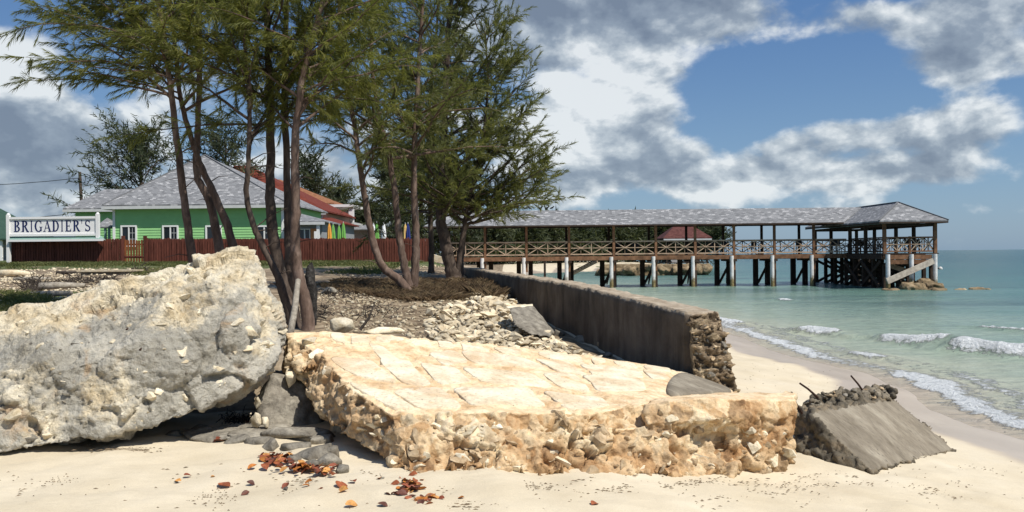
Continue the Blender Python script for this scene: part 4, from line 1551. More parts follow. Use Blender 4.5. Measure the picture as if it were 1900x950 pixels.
def letter(ch, ox, oz, h, wd):
    """Roman capitals with thick and thin strokes and serifs, each a raised piece."""
    mb = MB()
    nlay = [0]
    st, th, sr = .25, .10, .075

    def poly(pts):
        y = SD - .032 - .0015 * (nlay[0] % 7)
        nlay[0] += 1
        mb.prism([(ox + a * wd, y, oz + b * h) for a, b in pts], (0, .03, 0))

    def rect(a, b, c, d):
        poly([(a, b), (c, b), (c, d), (a, d)])

    def arc(cx, cy, rx, ry, a0, a1, tk=st, tn=th, n=14):
        for i in range(n):
            p = [R(a0 + (a1 - a0) * (i + e) / n) for e in (0, 1.04)]
            o_ = [(cx + rx * math.cos(t), cy + ry * math.sin(t)) for t in p]
            i_ = [(cx + (rx - tk) * math.cos(t), cy + (ry - tn) * math.sin(t)) for t in p]
            poly([o_[0], o_[1], i_[1], i_[0]])

    def stem(x, foot=True):
        rect(x, 0, x + st, 1)
        rect(x - .10, 0, x + st + .10, sr)
        rect(x - .10, 1 - sr, x + st + .10, 1)

    if ch in 'BRDE':
        rect(.12, 0, .12 + st, 1)
        rect(0, 0, .34, sr)
        rect(0, 1 - sr, .34, 1)
    if ch == 'B':
        arc(.42, .755, .40, .245, -90, 90)
        arc(.45, .26, .46, .26, -90, 90)
        rect(.3, 1 - th, .43, 1)
        rect(.3, .50, .44, .55)
        rect(.3, 0, .46, th)
    elif ch == 'R':
        arc(.42, .74, .42, .26, -90, 90)
        rect(.3, 1 - th, .43, 1)
        rect(.3, .48, .44, .54)
        poly([(.40, .50), (.60, .50), (.95, .05), (.74, .0)])
        rect(.74, 0, 1.04, sr)
    elif ch == 'D':
        arc(.40, .5, .56, .5, -90, 90, .22)
        rect(.3, 1 - th, .42, 1)
        rect(.3, 0, .42, th)
    elif ch == 'E':
        rect(.3, 1 - th, .84, 1)
        rect(.3, 0, .88, th)
        rect(.3, .47, .66, .53)
        poly([(.78, .76), (.84, .76), (.84, 1), (.70, .94)])
        poly([(.80, .26), (.88, .26), (.86, 0), (.72, .06)])
        rect(.60, .38, .66, .62)
    elif ch == 'I':
        stem(.30)
    elif ch == 'G':
        arc(.52, .5, .52, .52, 48, 318, .23)
        rect(.72, .06, .92, .44)
        rect(.60, .40, 1.02, .45)
        poly([(.80, .70), (.88, .70), (.88, 1.0), (.78, .90)])
    elif ch == 'A':
        poly([(.10, 0), (.20, 0), (.54, .90), (.48, 1.0)])
        poly([(.42, 1.0), (.56, 1.0), (.98, 0), (.74, 0)])
        rect(.26, .30, .72, .36)
        rect(0, 0, .30, sr)
        rect(.64, 0, 1.06, sr)
    elif ch == 'S':
        arc(.44, .735, .40, .265, 30, 255, .20)
        arc(.46, .265, .42, .265, 75, -150, .20)
        poly([(.30, .60), (.36, .46), (.62, .38), (.58, .54)])
        poly([(.72, .72), (.80, .72), (.80, 1.0), (.70, .92)])
        poly([(.06, .28), (.14, .28), (.18, .08), (.06, 0)])
    elif ch == "'":
        poly([(.12, 1.02), (.40, 1.02), (.30, .66), (.22, .66)])
    return mb


txt = "BRIGADIER'S"
wds = {'B': 1.0, 'R': 1.06, 'I': .66, 'G': 1.12, 'A': 1.14, 'D': 1.06, 'E': .98, "'": .52, 'S': .92}
lx0, lx1 = at(26, 420, SD).x, at(171, 420, SD).x
hL = at(100, 408.5, SD).z - at(100, 429.5, SD).z
unit = (lx1 - lx0) / (sum(wds[c] for c in txt) + .0)
x = lx0
zbase = at(100, 430, SD).z
for ch in txt:
    letter(ch, x, zbase, hL, unit * wds[ch] * .90).build('letter', M_['navy'], SG)
    x += unit * wds[ch]

# ---- closed patio umbrellas behind the fence
for i, (px, top, col, d, lab) in enumerate([(611, 414, 'u_orange', 58.5, 'closed orange patio umbrella behind the fence by the grey porch'),
                                            (618, 416, 'u_green', 60.0, 'closed lime umbrella right behind the orange one'),
                                            (629, 418, 'u_green', 60.5, 'shorter lime umbrella of the middle pair behind the fence'),
                                            (637, 413, 'u_green', 58.8, 'taller lime umbrella of the middle pair behind the fence'),
                                            (693, 414, 'u_white', 60.0, 'closed white umbrella tucked behind a tree trunk, next to a lime one'),
                                            (699, 413, 'u_green', 58.5, 'closed lime umbrella between two white ones'),
                                            (712, 412, 'u_white', 57.5, 'closed white umbrella standing clear over the fence'),
                                            (752, 415, 'u_yellow', 58.6, 'yellow folded umbrella leaning against the navy one'),
                                            (757, 414, 'u_blue', 57.5, 'closed navy blue umbrella near the pier end of the fence')]):
    t_ = at(px, top, d)
    U = empty('patio_umbrella', (t_.x, d, 2.1), lab, 'umbrella', 'closed umbrellas on the terrace')
    MB().tube([(t_.x, d, 2.0), (t_.x, d, t_.z)], .03, 8).build('pole', M_['off'], U)
    h = 1.75
    MB().lathe((t_.x, d, t_.z - h), [(.06, .0), (.17, .08), (.19, .35), (.14, .50), (.155, .62), (.13, 1.1), (.085, 1.5), (.03, 1.72), (.01, 1.76)], 16, .16).build('canopy', M_[col], U)
    MB().lathe((t_.x, d, t_.z - h + .52), [(.135, 0), (.15, .03), (.135, .06)], 12).build('tie', M_['off'], U)
    MB().lathe((t_.x, d, t_.z), [(.015, 0), (.03, .03), (.005, .07)], 8).build('finial', M_['off'], U)
    MB().lathe((t_.x, d, 2.02), [(.28, 0), (.28, .07), (.06, .10), (.05, .3)], 14).build('base', M_['greyw'], U)

# ---- utility pole and wires
pt = at(148, 319, 90)
UP = empty('utility_pole', (pt.x, 90, 2.2), 'bare dark wooden utility pole beyond the house wing', 'pole')
MB().tube([(pt.x + .45, 90, 2.0), (pt.x, 90, pt.z)], [.19, .14], 10).build('shaft', M_['pole'], UP)
MB().box(pt.x - .10, pt.x + .12, 89.8, 90.2, pt.z - .9, pt.z - .7).build('bracket', M_['wire'], UP)
for (za, zb, nm) in ((323, 330, 'upper of the two sagging cables in the sky left of the house'), (384, 398, 'lower cable sagging towards the dark green roof')):
    mb = MB()
    a, b = at(-420, za, 95), at(150 if za < 330 else 122, zb, 90)
    mb.tube([a.lerp(b, k / 10) - Vector((0, 0, 1.1 * (1 - (2 * k / 10 - 1) ** 2))) for k in range(11)], .035, 5)
    one('power_cable', mb, M_['wire'], nm, 'cable', 'power cables')

# =================================================================== PIER
PD, PB = 62.6, 65.8
PX0, PX1 = at(800, 450, PD).x, at(1575, 450, PD).x
ZD = 2.30
PR = empty('pier', (at(1200, 500, PD).x, PD, 0), 'long timber pier on white piles under a grey shingled roof', 'pier')
VX0, VX1, VY0, VY1 = at(1641, 450, 56.6).x, at(1735, 450, 56.6).x, 56.6, 69.5
ze, zr = 4.47, 5.74


def wood(name, mat, parent=PR, **k):
    return lambda mb: mb.build(name, mat, parent)


posts = [at(p, 470, PD).x for p in (828, 900, 977, 1056, 1139, 1217, 1290, 1362, 1437, 1510)]
rail_ref = {}
for x in posts:
    MB().box(x - .085, x + .085, PD - .08, PD + .09, 1.2 if x > 0 else 1.0, ze + .0).build('post', M_['wood'], PR)
    MB().tube([(x - .21, PD - .16, -1.2), (x - .21, PD - .16, ZD - .06)], .135, 12).build('pile', M_['pile'], PR)
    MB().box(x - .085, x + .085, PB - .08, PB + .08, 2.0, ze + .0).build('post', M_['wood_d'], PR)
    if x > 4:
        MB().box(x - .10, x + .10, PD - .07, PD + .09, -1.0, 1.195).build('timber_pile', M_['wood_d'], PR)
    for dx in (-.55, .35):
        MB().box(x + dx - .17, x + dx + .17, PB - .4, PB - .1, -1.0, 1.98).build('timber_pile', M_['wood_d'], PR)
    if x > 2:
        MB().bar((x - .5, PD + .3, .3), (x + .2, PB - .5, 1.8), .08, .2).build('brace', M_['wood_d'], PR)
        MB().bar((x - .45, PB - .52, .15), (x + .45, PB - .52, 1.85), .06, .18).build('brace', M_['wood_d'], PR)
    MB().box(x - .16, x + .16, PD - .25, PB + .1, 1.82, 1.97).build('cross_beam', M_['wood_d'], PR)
# deck of planks across the joists
nb = int((VX0 - PX0 + .9) / .30)
for k in range(nb):
    x = PX0 - .3 + k * .30
    MB().box(x + .006, x + .294, PD - .12, PB + .15, ZD - .05, ZD + random.uniform(-.006, .006)).build('deck_plank', M_['wood'], PR)
MB().box(PX0 - .3, VX0 - .0, PD - .165, PD - .125, ZD - .30, ZD - .01).build('fascia_board', M_['wood'], PR)
MB().box(PX0 - .3, VX0, PB + .155, PB + .2, ZD - .30, ZD - .01).build('fascia_board', M_['wood'], PR)
for yy in (PD + .1, (PD + PB) / 2, PB - .15):
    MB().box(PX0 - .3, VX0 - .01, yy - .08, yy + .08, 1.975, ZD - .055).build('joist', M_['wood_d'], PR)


def rail_bay(a, b, mat_bar, mat_rail, z=ZD):
    """One bay of railing from a to b: rails, then two crossed panels with uprights."""
    a, b = Vector(a), Vector(b)
    d = (b - a)
    zt, zb = z + 1.05, z + .14
    up = Vector((0, 0, 1))
    MB().bar(a + up * zt, b + up * zt, .13, .09).build('hand_rail', mat_rail, PR)
    MB().bar(a + up * zb, b + up * zb, .08, .09).build('bottom_rail', mat_rail, PR)
    zl, zh = zb + .045, zt - .045
    n2 = Vector((d.y, -d.x, 0)).normalized() * .012
    for h in (0, .5):
        p, q = a + d * (h + .015), a + d * (h + .485)
        m = (p + q) / 2
        MB().bar(p + up * zl + n2, q + up * zh + n2, .022, .06, n2.cross(d)).build('brace', mat_bar, PR)
        MB().bar(p + up * zh - n2, q + up * zl - n2, .022, .06, n2.cross(d)).build('brace', mat_bar, PR)
        MB().bar(m + up * zl - n2 * 3, m + up * zh - n2 * 3, .05, .022, d).build('baluster', mat_bar, PR)
        MB().bar(p + up * (zl + zh) / 2 + n2 * 3, q + up * (zl + zh) / 2 + n2 * 3, .022, .05).build('mid_rail', mat_bar, PR)
        if h:
            e = a + d * .5
            MB().bar(e + up * zl, e + up * zh, .06, .06, d).build('baluster', mat_bar, PR)


bays = [posts[0] - .0] + posts[1:] + [VX0 - .1]
for a, b in zip(bays, bays[1:]):
    rail_bay((a + .09, PD, 0), (b - .09, PD, 0), M_['wood_l'], M_['wood_l'])
    rail_bay((a + .09, PB, 0), (b - .09, PB, 0), M_['wood_d'], M_['wood'])
for yy in (PD, PB):
    MB().box(PX0 - .1, VX0 - .005, yy - .05, yy + .05, ze + .001, ze + .16).build('eave_beam', M_['wood_d'], PR)
ym = (PD + PB) / 2
e0 = PX0 - .5
roof('roof', [[(e0, PD - .55, ze + .10), (VX0 - .55, PD - .55, ze + .10), (VX0 + 1.65, ym, zr), (e0 + 1.9, ym, zr)],
              [(VX0 + 1.65, PB + .55, ze + .10), (e0, PB + .55, ze + .10), (e0 + 1.9, ym, zr), (VX0 + 1.65, ym, zr)],
              [(e0, PB + .55, ze + .10), (e0, PD - .55, ze + .10), (e0 + 1.9, ym, zr)]], M_['shingle'], PR, .09)
MB().box(e0 + .02, VX0 - .56, PD - .575, PD - .55, ze - .02, ze + .09).build('eave_trim', M_['wood_d'], PR)

# seaward pavilion on the pier
PV = empty('pier_pavilion', ((VX0 + VX1) / 2, 58, 0), 'square roofed pavilion at the seaward end of the pier', 'pavilion')
hx = .60
xm = (VX0 + VX1) / 2
a0, a1, b0, b1 = VX0 - hx, VX1 + hx, VY0 - .6, VY1 + .6
zq, zp = ze - .02, zr + .01
roof('roof', [[(a0, b0, zq), (a1, b0, zq), (xm, b0 + 2.25, zp)],
              [(a1, b0, zq), (a1, b1, zq), (xm, b1 - 2.25, zp), (xm, b0 + 2.25, zp)],
              [(a1, b1, zq), (a0, b1, zq), (xm, b1 - 2.25, zp)],
              [(a0, b1, zq), (a0, b0, zq), (xm, b0 + 2.25, zp), (xm, b1 - 2.25, zp)]], M_['shingle'], PV, .09)
for (p, q) in (((a0, b0, zq), (xm, b0 + 2.25, zp)), ((a1, b0, zq), (xm, b0 + 2.25, zp))):
    MB().bar(Vector(p) + Vector((0, 0, .02)), Vector(q) + Vector((0, 0, .03)), .12, .05).build('hip_cap', M_['shingle'], PV)
MB().bar((xm, b0 + 2.25, zp + .03), (xm, b1 - 2.25, zp + .03), .14, .05).build('ridge_cap', M_['shingle'], PV)
mb = MB()
mb.box(a0 + .02, a1 - .02, b0 + .0, b0 + .03, zq - .19, zq - .095)
mb.box(a0, a0 + .03, b0 + .03, b1, zq - .19, zq - .095)
mb.box(a1 - .03, a1, b0 + .03, b1, zq - .19, zq - .095)
mb.build('eave_trim', M_['wood_d'], PV)
yy_ = [VY0, VY0 + 3.0, PD - .25, PB + .25, VY1]
for x in (VX0, VX1):
    for k, y in enumerate(yy_):
        MB().box(x - .10, x + .10, y - .10, y + .10, ZD - .4, zq - .20).build('post', M_['wood'] if k == 0 else M_['wood_d'], PV)
for yy in (VY0, VY1):
    MB().box(VX0 + .101, VX1 - .101, yy - .06, yy + .06, zq - .38, zq - .20).build('eave_beam', M_['wood_d'], PV)
for xx in (VX0, VX1):
    for ya, yb in zip(yy_, yy_[1:]):
        MB().box(xx - .06, xx + .06, ya + .101, yb - .101, zq - .38, zq - .20).build('eave_beam', M_['wood_d'], PV)
# ragged rope and cloth ends hanging in the front opening
mb = MB()
for k in range(16):
    x = VX0 + .15 + k * .07
    mb.box(x, x + .05, VY0 - .012, VY0 + .012, zq - .38 - random.uniform(.02, .11), zq - .381)
mb.build('ragged_trim', M_['wood_d'], PV)
nb = int((VY1 - VY0 + .3) / .32)
for k in range(nb):
    y = VY0 - .15 + k * .32
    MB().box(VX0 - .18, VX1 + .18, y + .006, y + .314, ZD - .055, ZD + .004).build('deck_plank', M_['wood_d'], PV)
_PR = PR
PR = PV
for a, b in ((VX0 + .1, xm - .05), (xm + .05, VX1 - .1)):
    rail_bay((a, VY0, 0), (b, VY0, 0), M_['wood_l'], M_['wood'])
MB().box(xm - .06, xm + .06, VY0 - .06, VY0 + .06, ZD, ZD + 1.12).build('rail_post', M_['wood'], PV)
for ya, yb in ((VY0 + .1, VY0 + 2.9), (VY0 + 3.1, PD - .4)):
    rail_bay((VX0, ya, 0), (VX0, yb, 0), M_['wood_d'], M_['wood_d'])
for ya, yb in ((VY0 + .1, VY0 + 2.9), (VY0 + 3.1, PD - .4), (PD - .1, PB), (PB + .4, VY1 - .1)):
    rail_bay((VX1, ya, 0), (VX1, yb, 0), M_['wood_d'], M_['wood_d'])
rail_bay((VX0 + .1, VY1, 0), (VX1 - .1, VY1, 0), M_['wood_d'], M_['wood_d'])
PR = _PR
for x in (VX0 + .12, xm, VX1 - .12):
    MB().tube([(x, VY0 - .22, -.9), (x, VY0 - .22, ZD - .06)], .14, 12).build('pile', M_['pile'], PV)
    MB().box(x - .12, x + .12, VY0 + .15, VY0 + .40, -1, ZD - .7).build('timber_pile', M_['wood_d'], PV)
for k in range(2):
    MB().box(VX0 + .30, VX1 - .30, VY0 - .20, VY0 - .14, ZD - .38 - .32 * k, ZD - .09 - .32 * k).build('fascia_board', M_['wood'], PV)
for y in (VY0 + 1.6, VY0 + 3.2, VY0 + 4.8, VY0 + 6.4, VY0 + 8.5, VY0 + 10.5, VY0 + 12.5):
    for x in (VX0 - .05, VX0 + 1.2, VX0 + 2.3, VX1 + .0):
        MB().box(x - .11, x + .11, y - .11, y + .11, -1, ZD - .30).build('timber_pile', M_['wood_d'], PV)
    MB().box(VX0 - .2, VX1 + .2, y + .12, y + .28, ZD - .30, ZD - .06).build('joist', M_['wood_d'], PV)
    MB().bar((VX0, y - .15, .1), (VX1, y - .15, ZD - .5), .06, .2).build('brace', M_['wood_d'], PV)
    MB().bar((VX0, y + .34, ZD - .5), (VX1, y + .34, .1), .06, .2).build('brace', M_['wood_d'], PV)
for ya in (VY0 + .2, VY0 + 3.3):
    MB().bar((VX0 - .2, ya, ZD - .5), (VX0 - .2, ya + 2.9, .15), .08, .2).build('brace', M_['wood_d'], PV)
    MB().bar((VX0 - .29, ya + 2.9, ZD - .5), (VX0 - .29, ya, .15), .08, .2).build('brace', M_['wood_d'], PV)
MB().box(VX0 - .24, VX0 - .19, VY0 - .1, PD - .2, ZD - .36, ZD - .06).build('fascia_board', M_['wood_d'], PV)
MB().bar((VX0 + .4, VY0 + .6, ZD - .72), (VX0 + 1.9, VY0 + .6, ZD - 1.25), .07, .32).build('brace', M_['wood_l'], PV)
one('leaning_board', MB().bar(at(1646, 522, 55.6), at(1732, 484, 56.15), .09, .38), M_['board'], 'long bleached board propped diagonally across the pavilion piles', 'board')
pl = at(1742, 497, 56.8)
MB().bar((VX1 + .12, 56.9, pl.z - .05), (pl.x + .15, 56.9, pl.z), .05, .05).build('lamp_arm', M_['wire'], PV)
MB().lathe((pl.x + .15, 56.9, pl.z - .12), [(.06, 0), (.14, .03), (.13, .12), (.05, .2)], 10).build('lamp', M_['off'], PV)


# chairs and tables on the deck
def make_chair(loc, rz, label, group):
    C = empty('deck_chair', loc, label, 'chair', group)
    o = Vector(loc)
    c, s = math.cos(rz), math.sin(rz)

    def rp(x, y, z):
        return o + Vector((x * c - y * s, x * s + y * c, z))

    def bx(nm, x0, x1, y0, y1, z0, z1):
        MB().hexa([rp(x0, y0, z0), rp(x1, y0, z0), rp(x1, y1, z0), rp(x0, y1, z0), rp(x0, y0, z1), rp(x1, y0, z1), rp(x1, y1, z1), rp(x0, y1, z1)]).build(nm, M_['chair'], C)
    bx('seat', -.24, .24, -.23, .23, .42, .46)
    bx('backrest', -.24, .24, .19, .23, .56, .95)
    for a in (-.22, .18):
        bx('leg', a, a + .04, -.22, -.18, 0, .42)
        bx('leg', a, a + .04, .19, .23, 0, .56)
    return C


ch = 0
for px in (1150, 1178, 1320, 1345, 1395, 1420, 1480, 1548, 1560, 1588, 1600):
    d = random.uniform(63.4, 65.2)
    make_chair((at(px, 470, d).x, d, ZD + .006), random.uniform(0, 6.28), 'dark slatted chair on the pier deck behind the crossed railing', 'chairs on the pier deck')
for px in (1610, 1622, 1690, 1705):
    d = random.uniform(57.8, 61.5)
    make_chair((min(max(at(px, 470, d).x, VX0 + .5), VX1 - .5), d, ZD + .006), random.uniform(0, 6.28), 'dark slatted chair inside the pier pavilion', 'chairs in the pavilion')
for px, d in ((1162, 64.3), (1332, 64.2), (1408, 64.4), (1574, 64.2)):
    x = at(px, 470, d).x
    T = empty('deck_table', (x, d, ZD + .006), 'dark round table standing among chairs on the pier deck', 'table', 'tables on the pier deck')
    MB().lathe((x, d, ZD + .70), [(.45, 0), (.47, .015), (.47, .03), (.45, .045)], 18).build('table_top', M_['chair'], T)
    MB().lathe((x, d, ZD + .006), [(.26, 0), (.24, .04), (.05, .07), (.045, .69)], 12).build('pedestal', M_['chair'], T)

# birds on the ridge
for k, px in enumerate((976, 983, 1003, 1015, 1024)):
    p = at(px, 389, ym)
    p.z = zr + .005
    Bd = empty('bird', p, 'small dark bird perched on the ridge of the pier roof', 'bird', 'birds on the pier roof')
    f = random.choice((-1, 1))
    mb = MB()
    body = [(-.17, .10), (-.12, .13), (-.02, .17), (.07, .21), (.12, .27), (.155, .30), (.19, .295)]
    mb.tube([p + Vector((f * a, 0, b)) for a, b in body], [.012, .035, .06, .058, .035, .038, .01], 8)
    mb.build('body', M_['bird'], Bd, True)
    for yy in (-.02, .02):
        MB().tube([p + Vector((f * .02, yy, .0)), p + Vector((f * .02, yy, .13))], .008, 5).build('leg', M_['bird'], Bd)

# mooring post with cross-piece in the shallows behind the wall
p = at(1011, 514, 72)
MP = empty('mooring_post', (p.x, 72, 0), 'thin dark post with a cross piece standing in the water behind the sea wall', 'post')
MB().box(p.x - .09, p.x + .09, 71.9, 72.1, -.8, 1.9).build('post', M_['wood_d'], MP)
MB().box(p.x - .55, p.x + .55, 71.85, 72.0, .08, .20).build('cross_piece', M_['wood_d'], MP)
# beach steps from the far side of the pier
ST = empty('beach_steps', (at(1085, 500, 70).x, 70, 0), 'dark open timber steps leading down from the far side of the pier', 'steps')
a, b = at(1108, 484, 69), at(1062, 508, 71.5)
for dx in (0, 1.1):
    MB().bar(a + Vector((0, dx, 0)), b + Vector((0, dx, 0)), .08, .28).build('stringer', M_['wood_l'] if dx == 0 else M_['wood_d'], ST)
for k in range(8):
    c = a.lerp(b, (k + .5) / 8)
    MB().box(c.x - .16, c.x + .16, c.y + .05, c.y + 1.05, c.z - .03, c.z + .03).build('tread', M_['wood_d'], ST)

# stone block pier head where fence, wall and pier meet
mb = MB()
c0, c1 = at(800, 486, 53.4), at(826, 456, 53.4)
o_ = one('pier_head_block', MB().hexa([(c0.x + .05, 53.1, 1.4), (c1.x, 53.1, 1.4), (c1.x, 54.2, 1.4), (c0.x + .05, 54.2, 1.4), (c0.x + .07, 53.15, c1.z - .5), (c1.x - .05, 53.15, c1.z - .75),
                                       (c1.x - .05, 54.2, c1.z - .75), (c0.x + .07, 54.2, c1.z - .5)]), M_['rubble'], 'pale stone block at the landward end of the pier beside the fence', 'block')
p = at(802, 470, 53.2)
one('white_post', MB().box(p.x - .10, p.x + .10, 52.95, 53.09, 1.6, at(802, 441, 53).z), M_['board'], 'pale square post ending the picket fence at the pier', 'post')

# ---- far groyne, hut and rocks
GR = empty('groyne', (at(1215, 500, 95).x, 95, 0), 'low brown stone groyne in the water beyond the pier', 'groyne')
bm = bmesh.new()
for k in range(34):
    t_ = k / 33
    c = Vector((at(1118, 500, 95).x + t_ * (at(1312, 500, 95).x - at(1118, 500, 95).x), 95 + random.uniform(-.3, 2.5), random.uniform(.1, .75)))
    hull_into(bm, [c + Vector((random.gauss(0, 1), random.gauss(0, 1), random.gauss(0, .7))).normalized() * random.uniform(.55, .85) for _ in range(12)])
hull_into(bm, [(at(1118, 500, 95).x, 95.6, -.8), (at(1310, 500, 95).x, 95.6, -.8), (at(1310, 500, 95).x, 98.6, -.8), (at(1118, 500, 95).x, 98.6, -.8),
               (at(1118, 500, 95).x, 95.7, 1.25), (at(1308, 500, 95).x, 95.7, 1.2), (at(1308, 500, 95).x, 98, 1.2), (at(1118, 500, 95).x, 98, 1.25)])
V, N, Fq = remesh(bm, .12)
N = normals(V, Fq)
V = V + N * (.12 * pn(V * 1.6, 3) + .07 * pn(V * 4, 4))[:, None]
place('rock_core', V, Fq, M_['sea_rock'], None, GR)
o_ = one('white_box', MB().hexa([at(1247, 487, 97), at(1258, 487, 97), at(1258, 487, 97.8), at(1247, 487, 97.8), at(1245, 482, 96.9), at(1261, 482, 96.9), at(1261, 482, 98), at(1245, 482, 98)]),
         M_['white'], 'small white box left on the far groyne', 'box')
HT = empty('beach_hut', (at(1280, 460, 108).x, 110, 1), 'open hut with maroon hip roof beyond the pier', 'hut')
h0, h1 = at(1228, 441, 108).x, at(1318, 441, 108).x
roof('roof', hip(h0, h1, 107, 113, at(1270, 441, 107).z, at(1270, 416, 110).z, (h0 + h1) / 2 - .9, (h0 + h1) / 2 + .9), M_['shingle_m'], HT, .15)
MB().box(h0 + .05, h1 - .05, 106.97, 107.0, at(1270, 441, 107).z - .3, at(1270, 441, 107).z - .13).build('fascia', M_['off'], HT)
for k in range(5):
    x = h0 + .5 + k * (h1 - h0 - 1) / 4
    for y in (107.5, 112.5):
        MB().box(x - .1, x + .1, y - .1, y + .1, .2, at(1270, 441, 107).z - .14).build('post', M_['wood_d'], HT)
MB().box(h0 + .4, h1 - .4, 107.3, 112.7, 1.2, 1.35).build('deck', M_['wood_d'], HT)
MB().box(h0 + .5, h1 - .5, 107.45, 107.55, 2.2, 2.3).build('rail', M_['wood'], HT)

for i, (px, py, rx, rz, d, lab) in enumerate([
        (1678, 536, 22, 13, 55.2, 'tan rock against the foot of the leaning board'), (1704, 537, 19, 13, 55.0, 'flat faced tan rock below the pavilion middle pile'),
        (1655, 541, 18, 6, 54.4, 'low tan rock awash beside the pavilion corner pile'), (1712, 525, 17, 9, 56.2, 'tan slab tipped up under the pavilion'),
        (1732, 532, 24, 11, 55.4, 'largest tan rock in front of the pavilion outer corner pile'), (1738, 541, 18, 7, 54.2, 'pale rock awash in front of the largest pavilion rock'),
        (1785, 541, 18, 6, 54.2, 'rounded rock awash, first out beyond the pavilion'), (1812, 540, 18, 7, 54.6, 'rounded tan rock awash between two others offshore'),
        (1828, 541, 14, 6, 54.6, 'outermost rounded rock awash off the pavilion')]):
    c = at(px, py, d)
    bm = bmesh.new()
    k = d / F_PX
    for _ in range(3):
        cc = c + Vector((random.uniform(-.4, .4) * rx * k, random.uniform(-.2, .2), 0))
        hull_into(bm, [Vector((cc.x + math.cos(a) * math.cos(b) * rx * k * .8, cc.y + math.sin(a) * math.cos(b) * rx * k * .8, cc.z + math.sin(b) * rz * k)) for a, b in
                       [(random.uniform(0, 6.3), random.uniform(-1.3, 1.3)) for _ in range(16)]])
    V, N, Fq = remesh(bm, .06)
    N = normals(V, Fq)
    V = V + N * (.06 * ridged(V, 2.2, 3, i) + .03 * pn(V * 7, i))[:, None]
    V[:, 2] = np.where(V[:, 2] < c.z, c.z + (V[:, 2] - c.z) * 1.0 - .15, V[:, 2])
    tag(place('sea_rock', V, Fq, M_['sea_rock']), lab, 'rock', 'rocks at the foot of the pavilion')

# =================================================================== TREES
def catmull(pts, n=6):
    pts = [Vector(p) for p in pts]
    P = [pts[0] * 2 - pts[1]] + pts + [pts[-1] * 2 - pts[-2]]
    out = []
    for i in range(1, len(P) - 2):
        for k in range(n):
            t = k / n
            a, b, c, d = P[i - 1], P[i], P[i + 1], P[i + 2]
            out.append(.5 * ((2 * b) + (c - a) * t + (2 * a - 5 * b + 4 * c - d) * t * t + (3 * b - a - 3 * c + d) * t ** 3))
    out.append(pts[-1])
    return out


def unit(v):
    return v / np.maximum(np.linalg.norm(v, axis=-1, keepdims=True), 1e-9)


class Foliage:
    """Gathers twig nodes (position, direction) and grows thin needles from them."""

    def __init__(self, rng):
        self.p, self.d, self.s, self.rng = [], [], [], rng

    def twig(self, p0, d, L, step):
        n = max(2, int(L / step))
        k = (np.arange(n) + .5) / n
        bend = np.array((0, 0, -.10 * L))
        P = p0 + d * (L * k)[:, None] + bend * (k ** 2)[:, None]
        self.p.append(P)
        self.d.append(np.tile(d, (n, 1)))
        self.s.append(1 - .35 * k)

    def mesh(self, name, per, ln, wd, wind, droop, spread, along=.75):
        P, D, Sc = np.concatenate(self.p), np.concatenate(self.d), np.concatenate(self.s)
        P, D, Sc = np.repeat(P, per, 0), np.repeat(D, per, 0), np.repeat(Sc, per)
        n = len(P)
        g = self.rng.normal(size=(n, 3))
        dr = unit(D * along + g * spread + np.array(wind) + np.array((0, 0, -droop)))
        L = (ln * self.rng.uniform(.55, 1.15, n) * Sc)[:, None]
        side = unit(np.cross(dr, self.rng.normal(size=(n, 3)))) * (wd * .5 * self.rng.uniform(.7, 1.2, n))[:, None]
        a = P - side
        b = P + side
        mid = P + dr * L * .6 + np.array((0, 0, -.02)) * L * 4 * droop
        tip = P + dr * L + np.array((0, 0, -.10)) * L * 2 * droop
        V = np.stack([a, b, mid + side * .8, tip, mid - side * .8], 1).reshape(-1, 3)
        i = np.arange(n) * 5
        T = np.concatenate([np.stack([i, i + 1, i + 2], 1), np.stack([i, i + 2, i + 4], 1), np.stack([i + 4, i + 2, i + 3], 1)])
        return V, T


